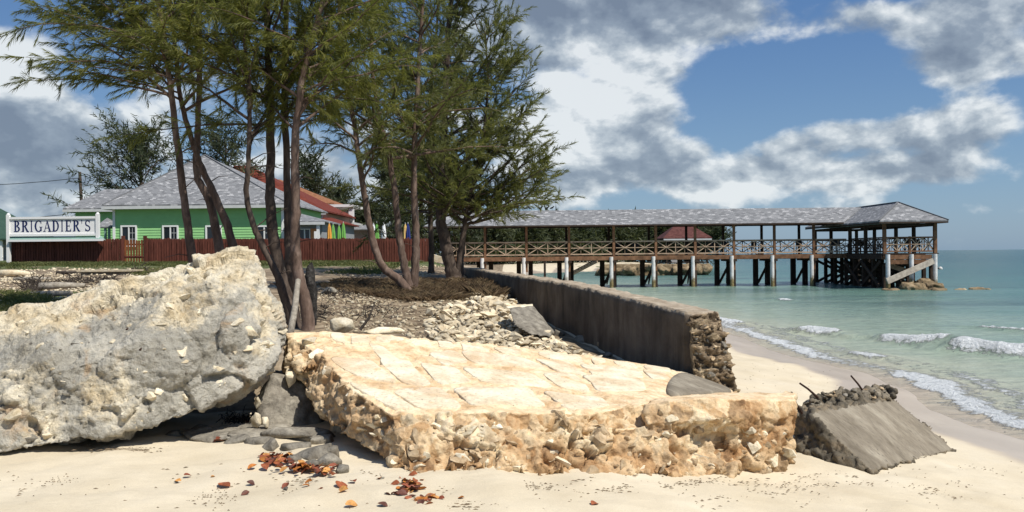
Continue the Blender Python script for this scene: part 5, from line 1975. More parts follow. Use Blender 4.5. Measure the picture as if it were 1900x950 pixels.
def casuarina(name, label, group, trunks, bark, needles, seed, limb_n, limb_L, t0, wind, per=4, ln=.25, wd=.011, step=.040, sec=.175, secL=.60,
              droop=.38, spread=.27, rise=(15, 50), bias=None, dead=0, r_limb=.035, up=.0, near=True):
    """trunks: list of (points, base radius, top radius, with_crown). Limbs leave each trunk above t0, twigs leave the limbs, needles the twigs."""
    rng = np.random.default_rng(seed)
    rd = random.Random(seed)
    base = Vector(trunks[0][0][0])
    T = empty(name, base, label, 'tree', group)
    fo = Foliage(rng)
    br = MB()
    for pts, r0, r1, share in trunks:
        path = catmull(pts, 7)
        n = len(path)
        mb = MB()
        radii = [(r0 + (r1 - r0) * (i / (n - 1)) ** .8) * (1.0 + .05 * rd.uniform(-1, 1)) for i in range(n)]
        radii[0] *= 1.35
        path2 = [p + Vector((rd.gauss(0, 1), rd.gauss(0, 1), 0)) * r0 * .06 for p in path]
        mb.tube(path2, radii, 11)
        mb.build('trunk', bark, T, True)
        cnt = int(limb_n * share)
        for k in range(cnt):
            f = t0 + (1 - t0) * ((k + rd.random()) / max(cnt, 1))
            x = f * (n - 1)
            i = min(int(x), n - 2)
            p = path[i].lerp(path[i + 1], x - i)
            rel = (f - t0) / (1 - t0)
            az = rd.uniform(0, 2 * math.pi)
            if bias is not None and rd.random() < bias[1]:
                az = bias[0] + rd.gauss(0, .55)
            el = R(rd.uniform(*rise)) + rel * .35
            L = limb_L * (1.05 - .62 * rel) * rd.uniform(.6, 1.1)
            d = np.array((math.cos(az) * math.cos(el), math.sin(az) * math.cos(el), math.sin(el)))
            q = np.array(p)
            segs = 9
            lp = [Vector(q)]
            for s in range(segs):
                kk = s / segs
                d = unit(d + rng.normal(size=3) * .10 + np.array(wind) * .16 * kk + np.array((0, 0, up - .05 * kk)))
                q2 = q + d * L / segs
                lp.append(Vector(q2))
                if kk > .08:
                    m = max(1, int(round(L / segs / sec * (1 + kk))))
                    for e in range(m):
                        pe = q + (q2 - q) * rd.random()
                        sd = unit(d * .75 + rng.normal(size=3) * .55 + np.array((0, 0, .10)) + np.array(wind) * .3)
                        fo.twig(pe, sd, secL * (1.15 - .6 * kk) * rd.uniform(.55, 1.2), step)
                q = q2
            fo.twig(np.array(lp[-1]), d, secL * .8, step)
            mbl = MB() if near else br
            mbl.tube(lp, [max(.004, r_limb * (L / limb_L) * (1 - .85 * j / segs)) for j in range(segs + 1)], 5, False)
            if near:
                mbl.build('limb', bark, T, True)
        for k in range(dead):
            f = rd.uniform(.12, t0)
            p = path[int(f * (n - 1))]
            az = rd.uniform(0, 6.28)
            e = p + Vector((math.cos(az), math.sin(az) * .5, rd.uniform(-.1, .5))) * rd.uniform(.3, .9)
            MB().tube([p, p.lerp(e, .5) + Vector((0, 0, .06)), e], [.014, .009, .004], 4, False).build('dead_twig', bark, T, True)
    if not near:
        br.build('branches', bark, T, True)['kind'] = 'stuff'
    V, Tr = fo.mesh('crown', per, ln, wd, np.array(wind) * .45, droop, spread)
    o = np.array(base)
    me = np_mesh('crown', V - o, Tr, False)
    c = link('crown', me, needles, T)
    c['kind'] = 'stuff'
    return T


def trunk_pts(lst, d, d2=None):
    """Pixel track of a trunk at depth d (to d2 at its top); the first point goes to the ground."""
    d2 = d if d2 is None else d2
    out = []
    for i, (px, py) in enumerate(lst):
        out.append(at(px, py, d + (d2 - d) * i / (len(lst) - 1)))
    g = out[0]
    g.z = float(H(np.array([g.x]), np.array([g.y]))[0]) - .08
    return out


FGRP = 'casuarina trees by the boulders'
WIND = (-.55, .05, -.05)
casuarina('casuarina_tree', 'slender leaning casuarina nearest the green gate, branches blown out over the sign', FGRP,
          [(trunk_pts([(372, 585), (356, 475), (344, 390), (326, 245), (312, 120), (292, -10), (275, -120), (262, -220)], 19), .115, .03, 1)],
          M_['bark'], M_['needle'], 11, 50, 4.2, .49, WIND, bias=(math.pi, .55), dead=5, rise=(5, 42))
casuarina('casuarina_tree', 'casuarina with two crossing trunks in front of the green house', FGRP,
          [(trunk_pts([(424, 590), (408, 467), (389, 376), (366, 325), (366, 260), (371, 120), (368, 0), (362, -130), (358, -230)], 20), .125, .03, 1),
           (trunk_pts([(452, 588), (433, 458), (404, 376), (376, 315), (358, 265), (335, 180), (322, 60), (310, -60), (300, -170)], 19.6), .115, .025, .8)],
          M_['bark'], M_['needle'], 12, 34, 3.0, .58, WIND, bias=(math.pi * .95, .35), dead=4, rise=(5, 45))
casuarina('casuarina_tree', 'thin casuarina with an S-curved trunk beside the thick dark one', FGRP,
          [(trunk_pts([(556, 606), (530, 545), (508, 497), (487, 455), (468, 410), (457, 360), (461, 300), (463, 200), (456, 100), (449, 0), (444, -140)], 17.2), .085, .03, 1)],
          M_['bark_d'], M_['needle'], 13, 30, 2.3, .62, WIND, dead=6, rise=(10, 50))
casuarina('casuarina_tree', 'thickest dark trunked casuarina in the central clump', FGRP,
          [(trunk_pts([(548, 598), (528, 540), (509, 450), (502, 380), (503, 270), (500, 150), (494, 0), (490, -140), (488, -260)], 17.9), .155, .04, 1)],
          M_['bark_d'], M_['needle'], 14, 44, 3.3, .54, WIND, dead=3, rise=(0, 45))
casuarina('casuarina_tree', 'straight dark casuarina hidden between two trunks of the central clump', FGRP,
          [(trunk_pts([(549, 596), (540, 540), (536, 450), (534, 380), (531, 270), (528, 150), (532, 0), (535, -140), (540, -250)], 18.4), .12, .035, 1)],
          M_['bark_d'], M_['needle'], 15, 40, 3.2, .55, (-.25, .05, -.05), dead=2, rise=(0, 45))
casuarina('casuarina_tree', 'pinkish barked casuarina at the front of the central clump', FGRP,
          [(trunk_pts([(573, 610), (566, 560), (552, 505), (547, 440), (549, 360), (548, 270), (556, 180), (575, 90), (600, 0), (640, -120), (660, -230)], 16.8), .135, .035, 1)],
          M_['bark'], M_['needle'], 16, 44, 3.0, .52, (-.12, .1, -.05), bias=(.1, .45), dead=2, rise=(10, 50))

RGRP = 'casuarina trees along the sea wall'
casuarina('casuarina_tree', 'casuarina forking into three slim trunks from one foot on the bank', RGRP,
          [(trunk_pts([(762, 545), (742, 521), (708, 492), (690, 440), (679, 380), (667, 300), (657, 230), (640, 130), (630, 20), (620, -80)], 25.5), .15, .04, .8),
           (trunk_pts([(762, 545), (752, 500), (742, 450), (735, 380), (723, 295), (705, 225), (690, 120), (690, 0), (685, -90)], 26), .14, .04, .9),
           (trunk_pts([(766, 545), (771, 480), (771, 420), (768, 340), (770, 250), (777, 120), (785, 0), (790, -110)], 26.3), .15, .04, 1)],
          M_['bark'], M_['needle_r'], 21, 40, 3.2, .50, (-.10, .05, 0), per=4, ln=.28, wd=.016, step=.058, sec=.20, secL=.7, dead=3, droop=.20, rise=(5, 50), r_limb=.05)
casuarina('casuarina_tree', 'dark thick trunked casuarina leaning by the sea wall', RGRP,
          [(trunk_pts([(842, 522), (832, 480), (821, 425), (818, 380), (822, 300), (826, 200), (830, 80), (838, -40), (842, -140)], 34), .29, .06, 1),
           (trunk_pts([(850, 518), (852, 480), (862, 420), (866, 390), (880, 330), (898, 240), (905, 150), (900, 60)], 34), .13, .03, .75)],
          M_['bark_d'], M_['needle_r'], 22, 74, 4.6, .30, (.05, .05, 0), per=4, ln=.32, wd=.021, step=.07, sec=.22, secL=.85, dead=4, droop=.10, rise=(0, 50), bias=(.1, .35), r_limb=.06, up=.03)
casuarina('casuarina_tree', 'small casuarina whose low limb reaches out over the pier roof', RGRP,
          [(trunk_pts([(856, 520), (858, 470), (866, 420), (885, 412), (930, 398), (965, 375), (995, 345), (1010, 320)], 35), .10, .02, .8)],
          M_['bark_d'], M_['needle_r'], 23, 26, 2.2, .35, (.1, 0, .05), per=4, ln=.28, wd=.019, step=.07, sec=.19, secL=.7, droop=.05, rise=(20, 75), bias=(.2, .5), r_limb=.03, up=.04)
casuarina('casuarina_tree', 'slim upright casuarina behind the forking one', RGRP,
          [(trunk_pts([(800, 505), (800, 440), (797, 360), (795, 260), (800, 160), (810, 60), (815, -40)], 38), .14, .04, 1)],
          M_['bark_d'], M_['needle_r'], 24, 64, 3.8, .25, (.0, .05, 0), per=4, ln=.32, wd=.022, step=.08, sec=.23, secL=.85, droop=.12, rise=(0, 45), r_limb=.05)

BGRP = 'casuarina trees beyond the houses'


def far_tree(label, px, d, top, half, seed, base_r=.3, n=60, t0=.15, lean=0, group=BGRP, fine=1.0, per=3, rise=(0, 45)):
    k = d / F_PX
    t = at(px, top, d)
    pts = [Vector((at(px, 450, d).x, d, 1.9)), Vector((at(px + lean * .3, 450, d).x, d, 4)), Vector((at(px + lean * .7, 420, d).x, d, (4 + t.z) / 2)), Vector((at(px + lean, 420, d).x, d, t.z - half * k * .25))]
    casuarina('casuarina_tree', label, group, [(pts, base_r, .06, 1)], M_['bark_d'], M_['needle_f'], seed, n, half * k, t0, (-.1, 0, 0), per=per, ln=.010 * d * fine, wd=.0010 * d * fine,
              step=.0034 * d, sec=.009 * d, secL=.021 * d, droop=.1, spread=.5, rise=rise, r_limb=.09, up=.02, near=False)


far_tree('broad sparse grey green casuarina rising behind the house wing', 262, 84, 228, 165, 31, .4, 74, .25)
far_tree('dense casuarina behind the peak of the green roof', 420, 88, 225, 120, 32, .4, 60, .25)
far_tree('thin casuarina behind the orange brown roof', 585, 108, 290, 66, 33, .3, 46, .2)
far_tree('small casuarina behind the balcony', 628, 118, 352, 34, 34, .3, 44, .1)
far_tree('dark full casuarina just behind the umbrellas', 732, 104, 296, 66, 35, .35, 74, .10, group='dark trees behind the terrace')
far_tree('dark casuarina filling the gap between terrace and pier', 782, 88, 262, 100, 36, .35, 90, .06, group='dark trees behind the terrace')
far_tree('dark bushy casuarina over the landward end of the pier', 846, 92, 305, 85, 37, .35, 80, .05, group='dark trees behind the terrace')
far_tree('low bushy casuarina between balcony and terrace trees', 690, 112, 385, 36, 38, .3, 50, .03, group='dark trees behind the terrace')
SHORE = 'trees on the far shore seen under the pier roof'
ORD = ('first', 'second', 'third', 'fourth', 'fifth', 'sixth', 'seventh', 'eighth')
for i, (px, d, top, hw) in enumerate([(905, 128, 420, 62), (960, 135, 427, 60), (1010, 140, 425, 60), (1062, 146, 434, 56), (1112, 150, 440, 52), (1160, 152, 440, 50), (1208, 155, 440, 48), (1246, 150, 434, 40)]):
    far_tree('dark low tree on the far shore under the pier roof, %s from the land' % ORD[i], px, d, top, hw, 50 + i, .3, 62, .0, group=SHORE, fine=1.35, rise=(-15, 38))
far_tree('small pale tree beside the maroon hut', 1330, 122, 428, 18, 60, .15, 26, .1, fine=.8)
far_tree('low tree at the tip of the far shore behind the hut', 1290, 150, 424, 30, 61, .2, 40, .0, group=SHORE, fine=1.2)


# =================================================================== LOOSE THINGS
def tri_stuff(name, pts_sizes, mat, label=None, cat=None):
    """Many stones as one mesh of separate hulls."""
    Vs, Ts, b = [], [], 0
    for p, s in pts_sizes:
        V, T = random.choice(_stone_np)
        a = random.uniform(0, 6.28)
        e = random.uniform(-.5, .5)
        ca, sa, ce, se = math.cos(a), math.sin(a), math.cos(e), math.sin(e)
        M = np.array([[ca, -sa, 0], [sa, ca, 0], [0, 0, 1]]) @ np.array([[1, 0, 0], [0, ce, -se], [0, se, ce]])
        Vs.append((V * s * np.array((1, random.uniform(.7, 1), random.uniform(.5, .9)))) @ M.T + np.array(p))
        Ts.append(T + b)
        b += len(V)
    me = np_mesh(name, np.concatenate(Vs), np.concatenate(Ts))
    return tag(link(name, me, mat), label, cat, None, 'stuff')


def inside(px, py, poly):
    c = False
    j = len(poly) - 1
    for i in range(len(poly)):
        if (poly[i][1] > py) != (poly[j][1] > py) and px < (poly[j][0] - poly[i][0]) * (py - poly[i][1]) / (poly[j][1] - poly[i][1]) + poly[i][0]:
            c = not c
        j = i
    return c


def scatter(poly, n, seed):
    rd = random.Random(seed)
    xs, ys_ = [p[0] for p in poly], [p[1] for p in poly]
    out = []
    while len(out) < n:
        px, py = rd.uniform(min(xs), max(xs)), rd.uniform(min(ys_), max(ys_))
        if inside(px, py, poly):
            out.append((px, py, rd))
    return out


# pale limestone rubble between the slab and the sea wall
PILE = [(600, 612), (600, 560), (660, 540), (720, 565), (800, 560), (850, 548), (905, 545), (955, 530), (962, 560), (985, 600), (1050, 640), (1130, 668), (1150, 690), (1060, 690), (900, 660), (740, 640)]
CORE = [(790, 640), (800, 575), (880, 555), (955, 530), (965, 570), (1000, 620), (1110, 668), (1000, 665), (880, 650)]
cand = []
for px, py, rd in scatter(PILE, 900, 5):
    g = ground(px, py)
    s = rd.choice((4, 5, 6, 7, 9, 12)) * g.y / F_PX * rd.uniform(.8, 1.2)
    if not inside(px, py, CORE):
        s *= .62
    cand.append((s / g.y, g + Vector((0, 0, s * .25)), s))
for px, py, rd in scatter(CORE, 1300, 6):
    g = ground(px, py)
    s = rd.choice((4, 5, 6, 8, 10, 14)) * g.y / F_PX * rd.uniform(.7, 1.15)
    cand.append((s / g.y, g + Vector((0, 0, s * rd.uniform(.1, .9))), s))
cand.sort(key=lambda c: -c[0])
for k, (_, p, s) in enumerate(cand[:290]):
    o = stone_obj('rubble_stone', p, (s * random.uniform(.9, 1.3), s * random.uniform(.7, 1), s * random.uniform(.5, .9)), M_['rubble'])
    tag(o, 'pale limestone lump in the rubble heap between slab and sea wall', 'stone', 'rubble heap against the sea wall')
rest = [(c[1], c[2]) for c in cand[290:]]
small = []
for px, py, rd in scatter(CORE, 1700, 8):
    g = ground(px, py)
    small.append((g + Vector((0, 0, .02)), rd.uniform(2, 4.5) * g.y / F_PX))
for px, py, rd in scatter(PILE, 1500, 9):
    g = ground(px, py)
    small.append((g + Vector((0, 0, .01)), rd.uniform(1.5, 3.5) * g.y / F_PX))
tri_stuff('rubble', rest + small, M_['rubble'], 'small pale limestone rubble covering the bank behind the slab', 'rubble')


def lone_rock(name, label, c, rx, ry, rz, mat, seed, rot=0, cat='rock', group=None, vox=.03, amp=1.0, flat=False, n=18):
    rd = random.Random(seed)
    bm = bmesh.new()
    pts = []
    for _ in range(n):
        a, b = rd.uniform(0, 6.3), math.asin(rd.uniform(-1, 1))
        f = rd.uniform(.85, 1.1)
        x, y, z = math.cos(a) * math.cos(b) * rx * f, math.sin(a) * math.cos(b) * ry * f, math.sin(b) * rz * f
        if flat:
            z = max(-rz, min(rz * .55, z * 1.6))
        pts.append(c + Vector((x * math.cos(rot) - y * math.sin(rot), x * math.sin(rot) + y * math.cos(rot), z)))
    hull_into(bm, pts)
    V, N, Fq = remesh(bm, vox)
    V = relax(V, Fq, 1)
    N = normals(V, Fq)
    r = min(rx, ry, rz)
    V = V + N * (amp * r * (.16 * ridged(V, .9 / max(r, .05) * .35, 3, seed) + .07 * pn(V * .9 / r, seed + 1)))[:, None]
    return tag(place(name, V, Fq, mat), label, cat, group)


def on_ground(px, py, dz=0.0):
    g = ground(px, py)
    return g + Vector((0, 0, dz))


# rocks that stand out among the rubble
lone_rock('limestone_block', 'smooth cream block lying on the landward corner of the slab', at(632, 605, 9.4), .19, .13, .095, M_['stone_c'], 1, -.25, vox=.018, amp=.6)
lone_rock('limestone_block', 'long flat cream stone on the back edge of the slab', at(712, 616, 9.6), .27, .13, .055, M_['stone_c'], 2, .05, vox=.018, amp=.6)
g = on_ground(985, 612)
bm = bmesh.new()
hull_into(bm, [at(*p) for p in [(944, 571, 17.3), (990, 568, 17.8), (1000, 590, 17.5), (1024, 616, 16.8), (1022, 626, 16.6), (985, 622, 16.4), (955, 605, 16.6), (945, 578, 17.0), (985, 575, 18.6), (1030, 618, 17.6)]])
V, N, Fq = remesh(bm, .03)
N = normals(V, Fq)
V = V + N * (.03 * pn(V * 4, 2) + .015 * pn(V * 12, 3))[:, None]
tag(place('broken_slab', V, Fq, M_['stone_g'], None), 'tilted dark grey broken slab leaning in the rubble by the sea wall', 'slab')
bm = bmesh.new()
hull_into(bm, [at(*p) for p in [(938, 569, 17.6), (988, 565, 18.0), (990, 570, 17.9), (942, 574, 17.5), (950, 566, 19), (990, 563, 19)]])
V, N, Fq = remesh(bm, .025)
tag(place('capping_stone', V, Fq, M_['stone_c'], None), 'thin pale slab resting on top of the tilted dark one', 'slab')
for k, (px, py, a, b, mt, lab) in enumerate([
        (1035, 622, .17, .12, 'stone_g', 'dark angular rock at the lower end of the tilted slab'), (1080, 634, .20, .14, 'stone_g', 'large dark grey block at the foot of the sea wall'),
        (1118, 642, .13, .11, 'stone_b', 'brown cubic rock at the foot of the sea wall'), (1040, 606, .11, .09, 'stone_b', 'tan rock perched behind the dark angular one'),
        (1128, 658, .10, .06, 'stone_g', 'small dark stone below the brown cubic rock'), (1108, 662, .09, .05, 'stone_g', 'small grey stone behind the slab edge below the sea wall'),
        (920, 634, .16, .12, 'stone_g', 'pale grey upright stone among the cream rubble'), (980, 655, .20, .07, 'stone_g', 'low dark grey patch of broken concrete behind the slab'),
        (610, 545, .25, .16, 'stone_g', 'dark stone at the foot of the charred stump')]):
    g = ground(px, py)
    lone_rock('rock', lab, g + Vector((0, 0, b * .35)), a * 1.15, a, b, M_[mt], 100 + k, random.uniform(0, 3), vox=.025, n=12)

# grey ledge of rocks in the sand before the boulder
LED = [(385, 810, .26, .05), (440, 808, .30, .05), (490, 812, .28, .06), (540, 815, .24, .06), (585, 814, .18, .06), (440, 824, .12, .06), (480, 828, .11, .06), (510, 835, .10, .07),
       (548, 838, .10, .06), (580, 848, .15, .10), (603, 848, .10, .08), (610, 862, .10, .055), (632, 874, .06, .04), (585, 868, .07, .04), (548, 856, .06, .04), (460, 803, .1, .05), (600, 822, .12, .05),
       (360, 806, .14, .05), (325, 806, .09, .03), (505, 803, .14, .06)]
for k, (px, py, a, b) in enumerate(LED):
    g = ground(px, py)
    lone_rock('ledge_rock', 'grey rock of the low ledge showing through the sand under the boulder', g + Vector((0, 0, b * .25)), a * 1.3, a * 1.0, b * 1.35, M_['stone_g'], 140 + k, random.uniform(-.4, .4),
              group='ledge rocks in the sand', vox=.014, n=15, amp=.5, flat=k % 2 == 0)
# rocks propping the boulder and the slab
bm = bmesh.new()
hull_into(bm, [at(*p) for p in [(505, 700, 7.9), (560, 705, 8.1), (590, 730, 8.3), (600, 830, 7.9), (490, 815, 7.7), (480, 760, 7.8), (500, 690, 9), (600, 700, 9), (600, 810, 9), (480, 800, 9)]])
V, N, Fq = remesh(bm, .025)
N = normals(V, Fq)
V = V + N * (.05 * ridged(V, 2.5, 3, 5) + .02 * pn(V * 9, 6))[:, None]
tag(place('prop_rock', V, Fq, M_['stone_g']), 'large grey brown rock wedged in the shaded gap under boulder and slab', 'rock')
for k, (px, py, d, a, lab) in enumerate([(475, 780, 7.5, .10, 'upright cream stone in the gap under the boulder tip'), (492, 785, 7.5, .07, 'smaller cream stone beside the upright one under the boulder tip'),
                                         (478, 745, 7.62, .07, 'cream stone jammed beneath the boulder tip'), (536, 694, 7.95, .13, 'flat grey cream wedge against the slab corner'), (500, 670, 7.9, .08, 'pale chip caught at the top of the gap')]):
    c = at(px, py, d)
    lone_rock('wedge_stone', lab, c, a * .6, a * .6, a, M_['stone_c'], 170 + k, vox=.014, n=11)
# charred stump, dead pole and twigs by the central trees
g = on_ground(580, 604)
SP = lone_rock('charred_stump', 'black charred stump standing next to the pinkish trunk', at(577, 547, g.y) + Vector((0, 0, -.1)), .14, .14, .78, M_['char'], 201, vox=.022, cat='stump', n=60)
p0, p1 = at(536, 618, 15.5), at(553, 520, 16.6)
p0.z = min(p0.z, float(H(np.array([p0.x]), np.array([p0.y]))[0]))
one('dead_pole', MB().tube([p0, p0.lerp(p1, .5) + Vector((.02, 0, 0)), p1], [.065, .06, .05], 9), M_['drift'], 'bleached grey dead stem leaning on the central trees', 'branch', smooth=True)
mb = MB()
a, b = at(668, 612, 9.8), at(696, 560, 9.9)
mb.tube([a, a.lerp(b, .4) + Vector((.03, 0, 0)), b], [.018, .014, .006], 6)
mb.tube([a.lerp(b, .4), a.lerp(b, .4) + Vector((-.02, 0, .17))], [.010, .004], 5)
one('dead_branch', mb, M_['dark_twig'], 'thin dark forked twig standing up behind the slab', 'branch')

# ---- debris on the bank inland of the boulder
bx = at(200, 512, 38)
CB = empty('concrete_footing', (bx.x, 38, 1.5), 'old grey concrete footing lying in the debris below the fence', 'concrete')
zc = at(200, 503, 38).z
c0, c1 = at(158, 515, 38).x, at(246, 515, 38).x
MB().box(c0, c1, 37.6, 38.8, 1.2, zc - .02).build('block', M_['stone_g'], CB)
MB().box(c0 - .1, c1 + .1, 37.45, 38.9, zc - .019, zc + .05).build('cap', M_['rubble'], CB)
DEB = [(0, 575), (0, 505), (120, 498), (300, 500), (280, 520), (210, 548), (130, 570)]
st = []
for px, py, rd in scatter(DEB, 1500, 21):
    g = ground(px, py)
    st.append((g + Vector((0, 0, .02)), rd.uniform(1.5, 5) * g.y / F_PX))
for px, py, rd in scatter([(590, 560), (590, 520), (700, 520), (800, 545), (700, 570)], 350, 22):
    g = ground(px, py)
    st.append((g + Vector((0, 0, .02)), rd.uniform(1.2, 3.5) * g.y / F_PX))
for px, py, rd in scatter([(600, 512), (700, 498), (820, 492), (830, 505), (780, 512)], 260, 23):
    g = ground(px, py)
    st.append((g + Vector((0, 0, .02)), rd.uniform(1.0, 3.2) * g.y / F_PX))
tri_stuff('scattered_stones', st, M_['rubble'], 'pale stones scattered over the bank inland of the boulder and trees', 'stones')
for k, (px, py, L, r, ang, mt, lab) in enumerate([
        (115, 536, 1.3, .11, .25, 'drift', 'thick bleached driftwood log behind the boulder'), (95, 552, 1.3, .09, -.1, 'drift', 'shorter bleached log nearer the boulder'),
        (180, 560, 1.4, .10, .15, 'drift', 'grey log half hidden by the boulder rim'), (60, 520, 1.3, .08, .3, 'drift', 'long pale log at the edge of the black branches'),
        (140, 506, 1.6, .07, .3, 'dark_twig', 'dark pole lying by the concrete footing'), (30, 512, 1.2, .14, .1, 'rubble', 'pale concrete beam lying before the sign')]):
    g = ground(px, py)
    d = Vector((math.cos(ang), .3 * math.sin(ang * 7), .05 * math.sin(k)))
    one('driftwood_log', MB().tube([g - d * L / 2 + Vector((0, 0, r)), g + Vector((0, .05, r * 1.2)), g + d * L / 2 + Vector((0, 0, r))], [r * 1.1, r, r * .7], 9), M_[mt], lab, 'log', smooth=True)
# heaps of dark storm-broken twigs
mb = MB()
rd = random.Random(77)
for cx, cy, sx_, sy_, n in ((62, 533, 26, 12, 260), (150, 525, 60, 9, 160), (200, 520, 40, 8, 100), (20, 555, 25, 10, 60), (635, 545, 40, 14, 120), (690, 580, 60, 22, 110), (600, 580, 15, 20, 70), (260, 505, 30, 6, 60), (445, 782, 40, 9, 120), (500, 740, 14, 26, 60)):
    for _ in range(n):
        g = ground(cx + rd.gauss(0, sx_ * .5), cy + rd.gauss(0, sy_ * .5))
        k = g.y / F_PX
        d = Vector((rd.gauss(0, 1), rd.gauss(0, 1), rd.uniform(-.1, .7))).normalized() * rd.uniform(6, 20) * k
        p = g + Vector((0, 0, rd.uniform(0, 8 if n > 150 else 3) * k))
        mb.tube([p, p + d * .5 + Vector((0, 0, .02)), p + d], [.9 * k, .7 * k, .3 * k], 3, False)
ob = link('storm_twigs', mb.mesh('storm_twigs'), M_['dark_twig'])
tag(ob, 'heaps of dark broken twigs washed up on the bank', 'twigs', None, 'stuff')


# ---- grass, dry brush
def blades(name, spots, h, wd, mat, label, cat, lean=.5, per=4, seed=0):
    rng = np.random.default_rng(seed)
    Pn = np.repeat(np.array(spots), per, 0)
    n = len(Pn)
    Pn = Pn + rng.normal(size=(n, 3)) * np.array((.06, .06, 0))
    hh = h * rng.uniform(.5, 1.2, n)[:, None]
    ld = rng.normal(size=(n, 3)) * np.array((lean, lean, 0))
    up = np.array((0, 0, 1))
    a = rng.uniform(0, 6.28, n)
    sd = np.stack([np.cos(a), np.sin(a), 0 * a], 1) * wd / 2
    V = np.stack([Pn - sd, Pn + sd, Pn + (up * .6 + ld * .35) * hh + sd * .6, Pn + (up + ld) * hh], 1).reshape(-1, 3)
    i = np.arange(n) * 4
    T = np.concatenate([np.stack([i, i + 1, i + 2], 1), np.stack([i, i + 2, i + 3], 1)])
    return tag(link(name, np_mesh(name, V, T), mat), label, cat, None, 'stuff')


rng = np.random.default_rng(5)
gxs = rng.uniform(at(0, 480, FD).x - 2, at(800, 480, FD).x - .5, 9000)
gys = FD - .3 - np.abs(rng.normal(size=9000)) * 3.2
kk = pn(np.stack([gxs * .35, gys * .5, 0 * gxs], 1), 3) + .22 - (FD - gys) * .035
m = kk > 0
blades('grass', np.stack([gxs[m], gys[m], H(gxs[m], gys[m])], 1), .17, .035, M_['grass'], 'green grass strip along the foot of the picket fence', 'grass', .5, 4, 1)
bx_, by_ = [], []
sp = []
for px, py, rd in scatter([(590, 530), (640, 520), (760, 520), (860, 520), (930, 535), (950, 548), (920, 565), (860, 558), (760, 560), (650, 545)], 1500, 31):
    g = ground(px, py)
    sp.append(tuple(g))
blades('dry_brush', sp, .15, .008, M_['brush'], 'brown dry brush matted over the bank by the trees', 'brush', .9, 16, 2)
sp = []
for px, py, rd in scatter([(860, 545), (900, 528), (940, 536), (948, 552), (915, 562)], 500, 32):
    g = ground(px, py)
    sp.append((g.x, g.y, g.z + .05))
blades('brown_shrub', sp, .30, .009, M_['brush'], 'low russet dead shrub by the sea wall', 'shrub', .6, 9, 4)
sp = []
for px, py, rd in scatter([(0, 590), (0, 545), (60, 545), (130, 570), (60, 588)], 500, 33):
    sp.append(tuple(ground(px, py)))
for px, py, rd in scatter([(245, 512), (250, 502), (330, 498), (320, 512)], 200, 34):
    sp.append(tuple(ground(px, py)))
for px, py, rd in scatter([(590, 506), (700, 497), (740, 497), (700, 508)], 260, 35):
    sp.append(tuple(ground(px, py)))
blades('weeds', sp, .16, .016, M_['grass'], 'low olive weeds patched over the bank', 'weeds', .7, 5, 5)


# ---- dead sea-grape leaves on the sand
def leaf_mesh(k):
    mb = MB()
    rows, cols = 5, 4
    for i in range(rows + 1):
        t = i / rows
        wv = math.sin(math.pi * min(1, t * .96 + .02)) ** .7 * .42
        for j in range(cols + 1):
            s = j / cols * 2 - 1
            mb.v.append(Vector((s * wv, t - .5, (.16 + .05 * k) * s * s * wv * 2 + .12 * math.sin(t * 3.1 + k) + .03 * math.sin(9 * t + 5 * s))))
    for i in range(rows):
        for j in range(cols):
            a = i * (cols + 1) + j
            mb.f.append((a, a + 1, a + cols + 2, a + cols + 1))
    return mb


LEAF = {}
for k in range(3):
    for c in range(5):
        me = leaf_mesh(k).mesh('leaf')
        for p in me.polygons:
            p.use_smooth = True
        me.materials.append(M_['leaf%d' % c])
        LEAF[k, c] = me
rd = random.Random(3)
lf = []
for cx, cy, sx_, sy_, n in ((512, 857, 26, 9, 46), (560, 872, 30, 8, 40), (600, 880, 25, 8, 26), (395, 818, 14, 6, 16), (480, 800, 25, 4, 10), (765, 908, 20, 14, 28), (790, 937, 26, 7, 34), (745, 920, 20, 12, 14), (485, 790, 22, 8, 14)):
    for _ in range(n):
        lf.append((cx + rd.gauss(0, sx_ * .55), cy + rd.gauss(0, sy_ * .55), rd.uniform(.035, .075), 'dead brown leaf in the drift of leaves by the grey ledge and seaweed line', 'drifts of dead leaves'))
for px, py, s in ((415, 904, .085), (468, 870, .06), (455, 922, .05), (492, 870, .07), (465, 902, .05), (572, 899, .05), (592, 912, .05), (632, 905, .10), (634, 917, .09), (655, 898, .06), (652, 942, .07),
                  (710, 942, .06), (568, 907, .045), (693, 918, .03), (330, 898, .04), (348, 886, .05), (395, 888, .03), (530, 908, .06), (705, 893, .05), (745, 893, .05), (855, 930, .04), (1103, 942, .06)):
    lf.append((px, py, s, 'single curled dead leaf lying apart on the open sand', 'single dead leaves on the sand'))
for px, py, s, lab, grp in lf:
    if py > 948:
        py = 946
    g = ground(px, py)
    o = bpy.data.objects.new('dead_leaf', LEAF[rd.randrange(3), rd.choice((0, 1, 1, 2, 3, 4, 4))])
    COL.objects.link(o)
    o.location = g + Vector((0, 0, .012 + (rd.uniform(0, .015) if 'drift' in grp else 0)))
    o.scale = (s * 1.05, s * 1.15, s * .95)
    o.rotation_euler = (rd.uniform(-.5, .5), rd.uniform(-.5, .5), rd.uniform(0, 6.28))
    tag(o, lab, 'leaf', grp)

# ---- seaweed scraps and bits of twig over the sand
mb = MB()
rd = random.Random(9)
Hn = []


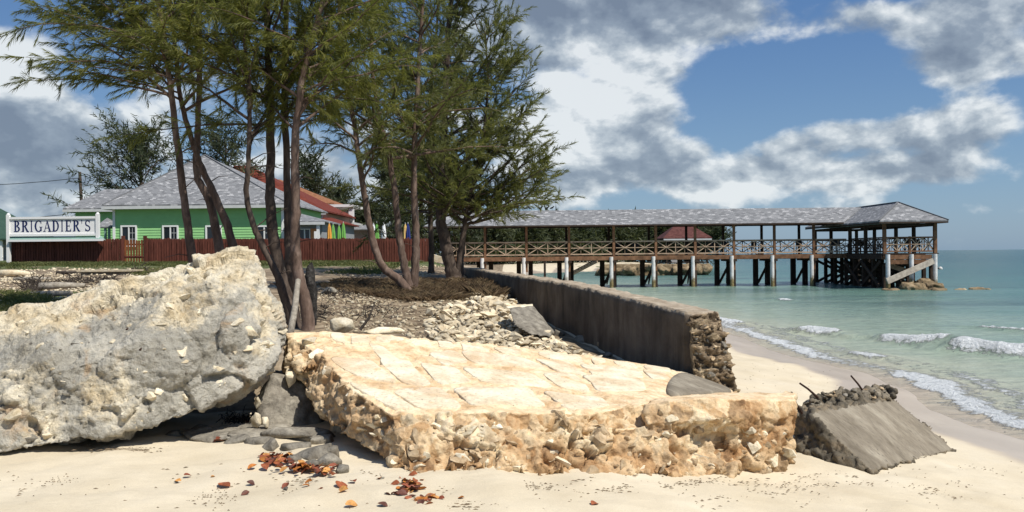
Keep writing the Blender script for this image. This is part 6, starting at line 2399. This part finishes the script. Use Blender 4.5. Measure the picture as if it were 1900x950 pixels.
def scrap(px, py, size):
    g = ground(px, py)
    a = rd.gauss(.15, .5)
    d = Vector((math.cos(a), math.sin(a), 0)) * size
    s = Vector((-math.sin(a), math.cos(a), 0)) * size * rd.uniform(.05, .14)
    z = Vector((0, 0, .006))
    b_ = Vector((0, 0, .002 + size * .03))
    mb.add([g - d + z * .2, g + s + z * .2, g + d + z * .2, g - s + z * .2, g + s * .2 + b_ + z], [(0, 3, 4), (3, 2, 4), (2, 1, 4), (1, 0, 4)])


for _ in range(260):
    scrap(rd.uniform(0, 1900), 850 + 100 * rd.random() ** .6, rd.uniform(.006, .022))
for _ in range(24):          # wrack lines left by the last tides
    x0_, y0_, L_ = rd.uniform(640, 1800), rd.uniform(880, 944), rd.uniform(30, 150)
    for k in range(int(L_ / 5)):
        scrap(min(1899, x0_ + k * 5 + rd.gauss(0, 4)), min(949, y0_ + 5 * math.sin(k * .3 + x0_) + rd.gauss(0, 1.6)), rd.uniform(.006, .026))
for _ in range(60):
    scrap(rd.uniform(1380, 1560), rd.uniform(675, 745), rd.uniform(.006, .02))
for cx, cy, sx_, sy_, n, sz in ((235, 836, 55, 5, 120, .03), (100, 893, 60, 8, 40, .012), (400, 925, 40, 15, 70, .012), (540, 930, 30, 10, 60, .014), (760, 915, 45, 18, 160, .022), (800, 938, 60, 6, 140, .025),
                              (1310, 900, 140, 6, 70, .02), (1000, 905, 60, 8, 40, .015), (1160, 925, 20, 14, 50, .018), (1560, 900, 120, 5, 60, .02), (1800, 872, 80, 8, 40, .02), (880, 925, 40, 12, 50, .016), (560, 895, 30, 8, 40, .02)):
    for _ in range(n):
        scrap(min(1899, max(0, cx + rd.gauss(0, sx_ * .6))), min(949, cy + rd.gauss(0, sy_ * .6)), rd.uniform(.3, 1) * sz)
tag(link('seaweed_scraps', mb.mesh('seaweed_scraps'), M_['scrap']), 'dark scraps of seaweed and twig strewn over the sand', 'seaweed', None, 'stuff')
for px, py, s in ((727, 909, .035), (530, 909, .032), (905, 893, .02), (327, 897, .022), (1555, 900, .022), (708, 893, .03), (630, 876, .035), (589, 882, .03), (504, 877, .025)):
    g = ground(px, py)
    tag(stone_obj('pebble', g + Vector((0, 0, s * .3)), (s, s * .8, s * .6), M_['stone_g']), 'small dark pebble lying on the sand before the slab and ledge', 'pebble', 'pebbles on the sand')
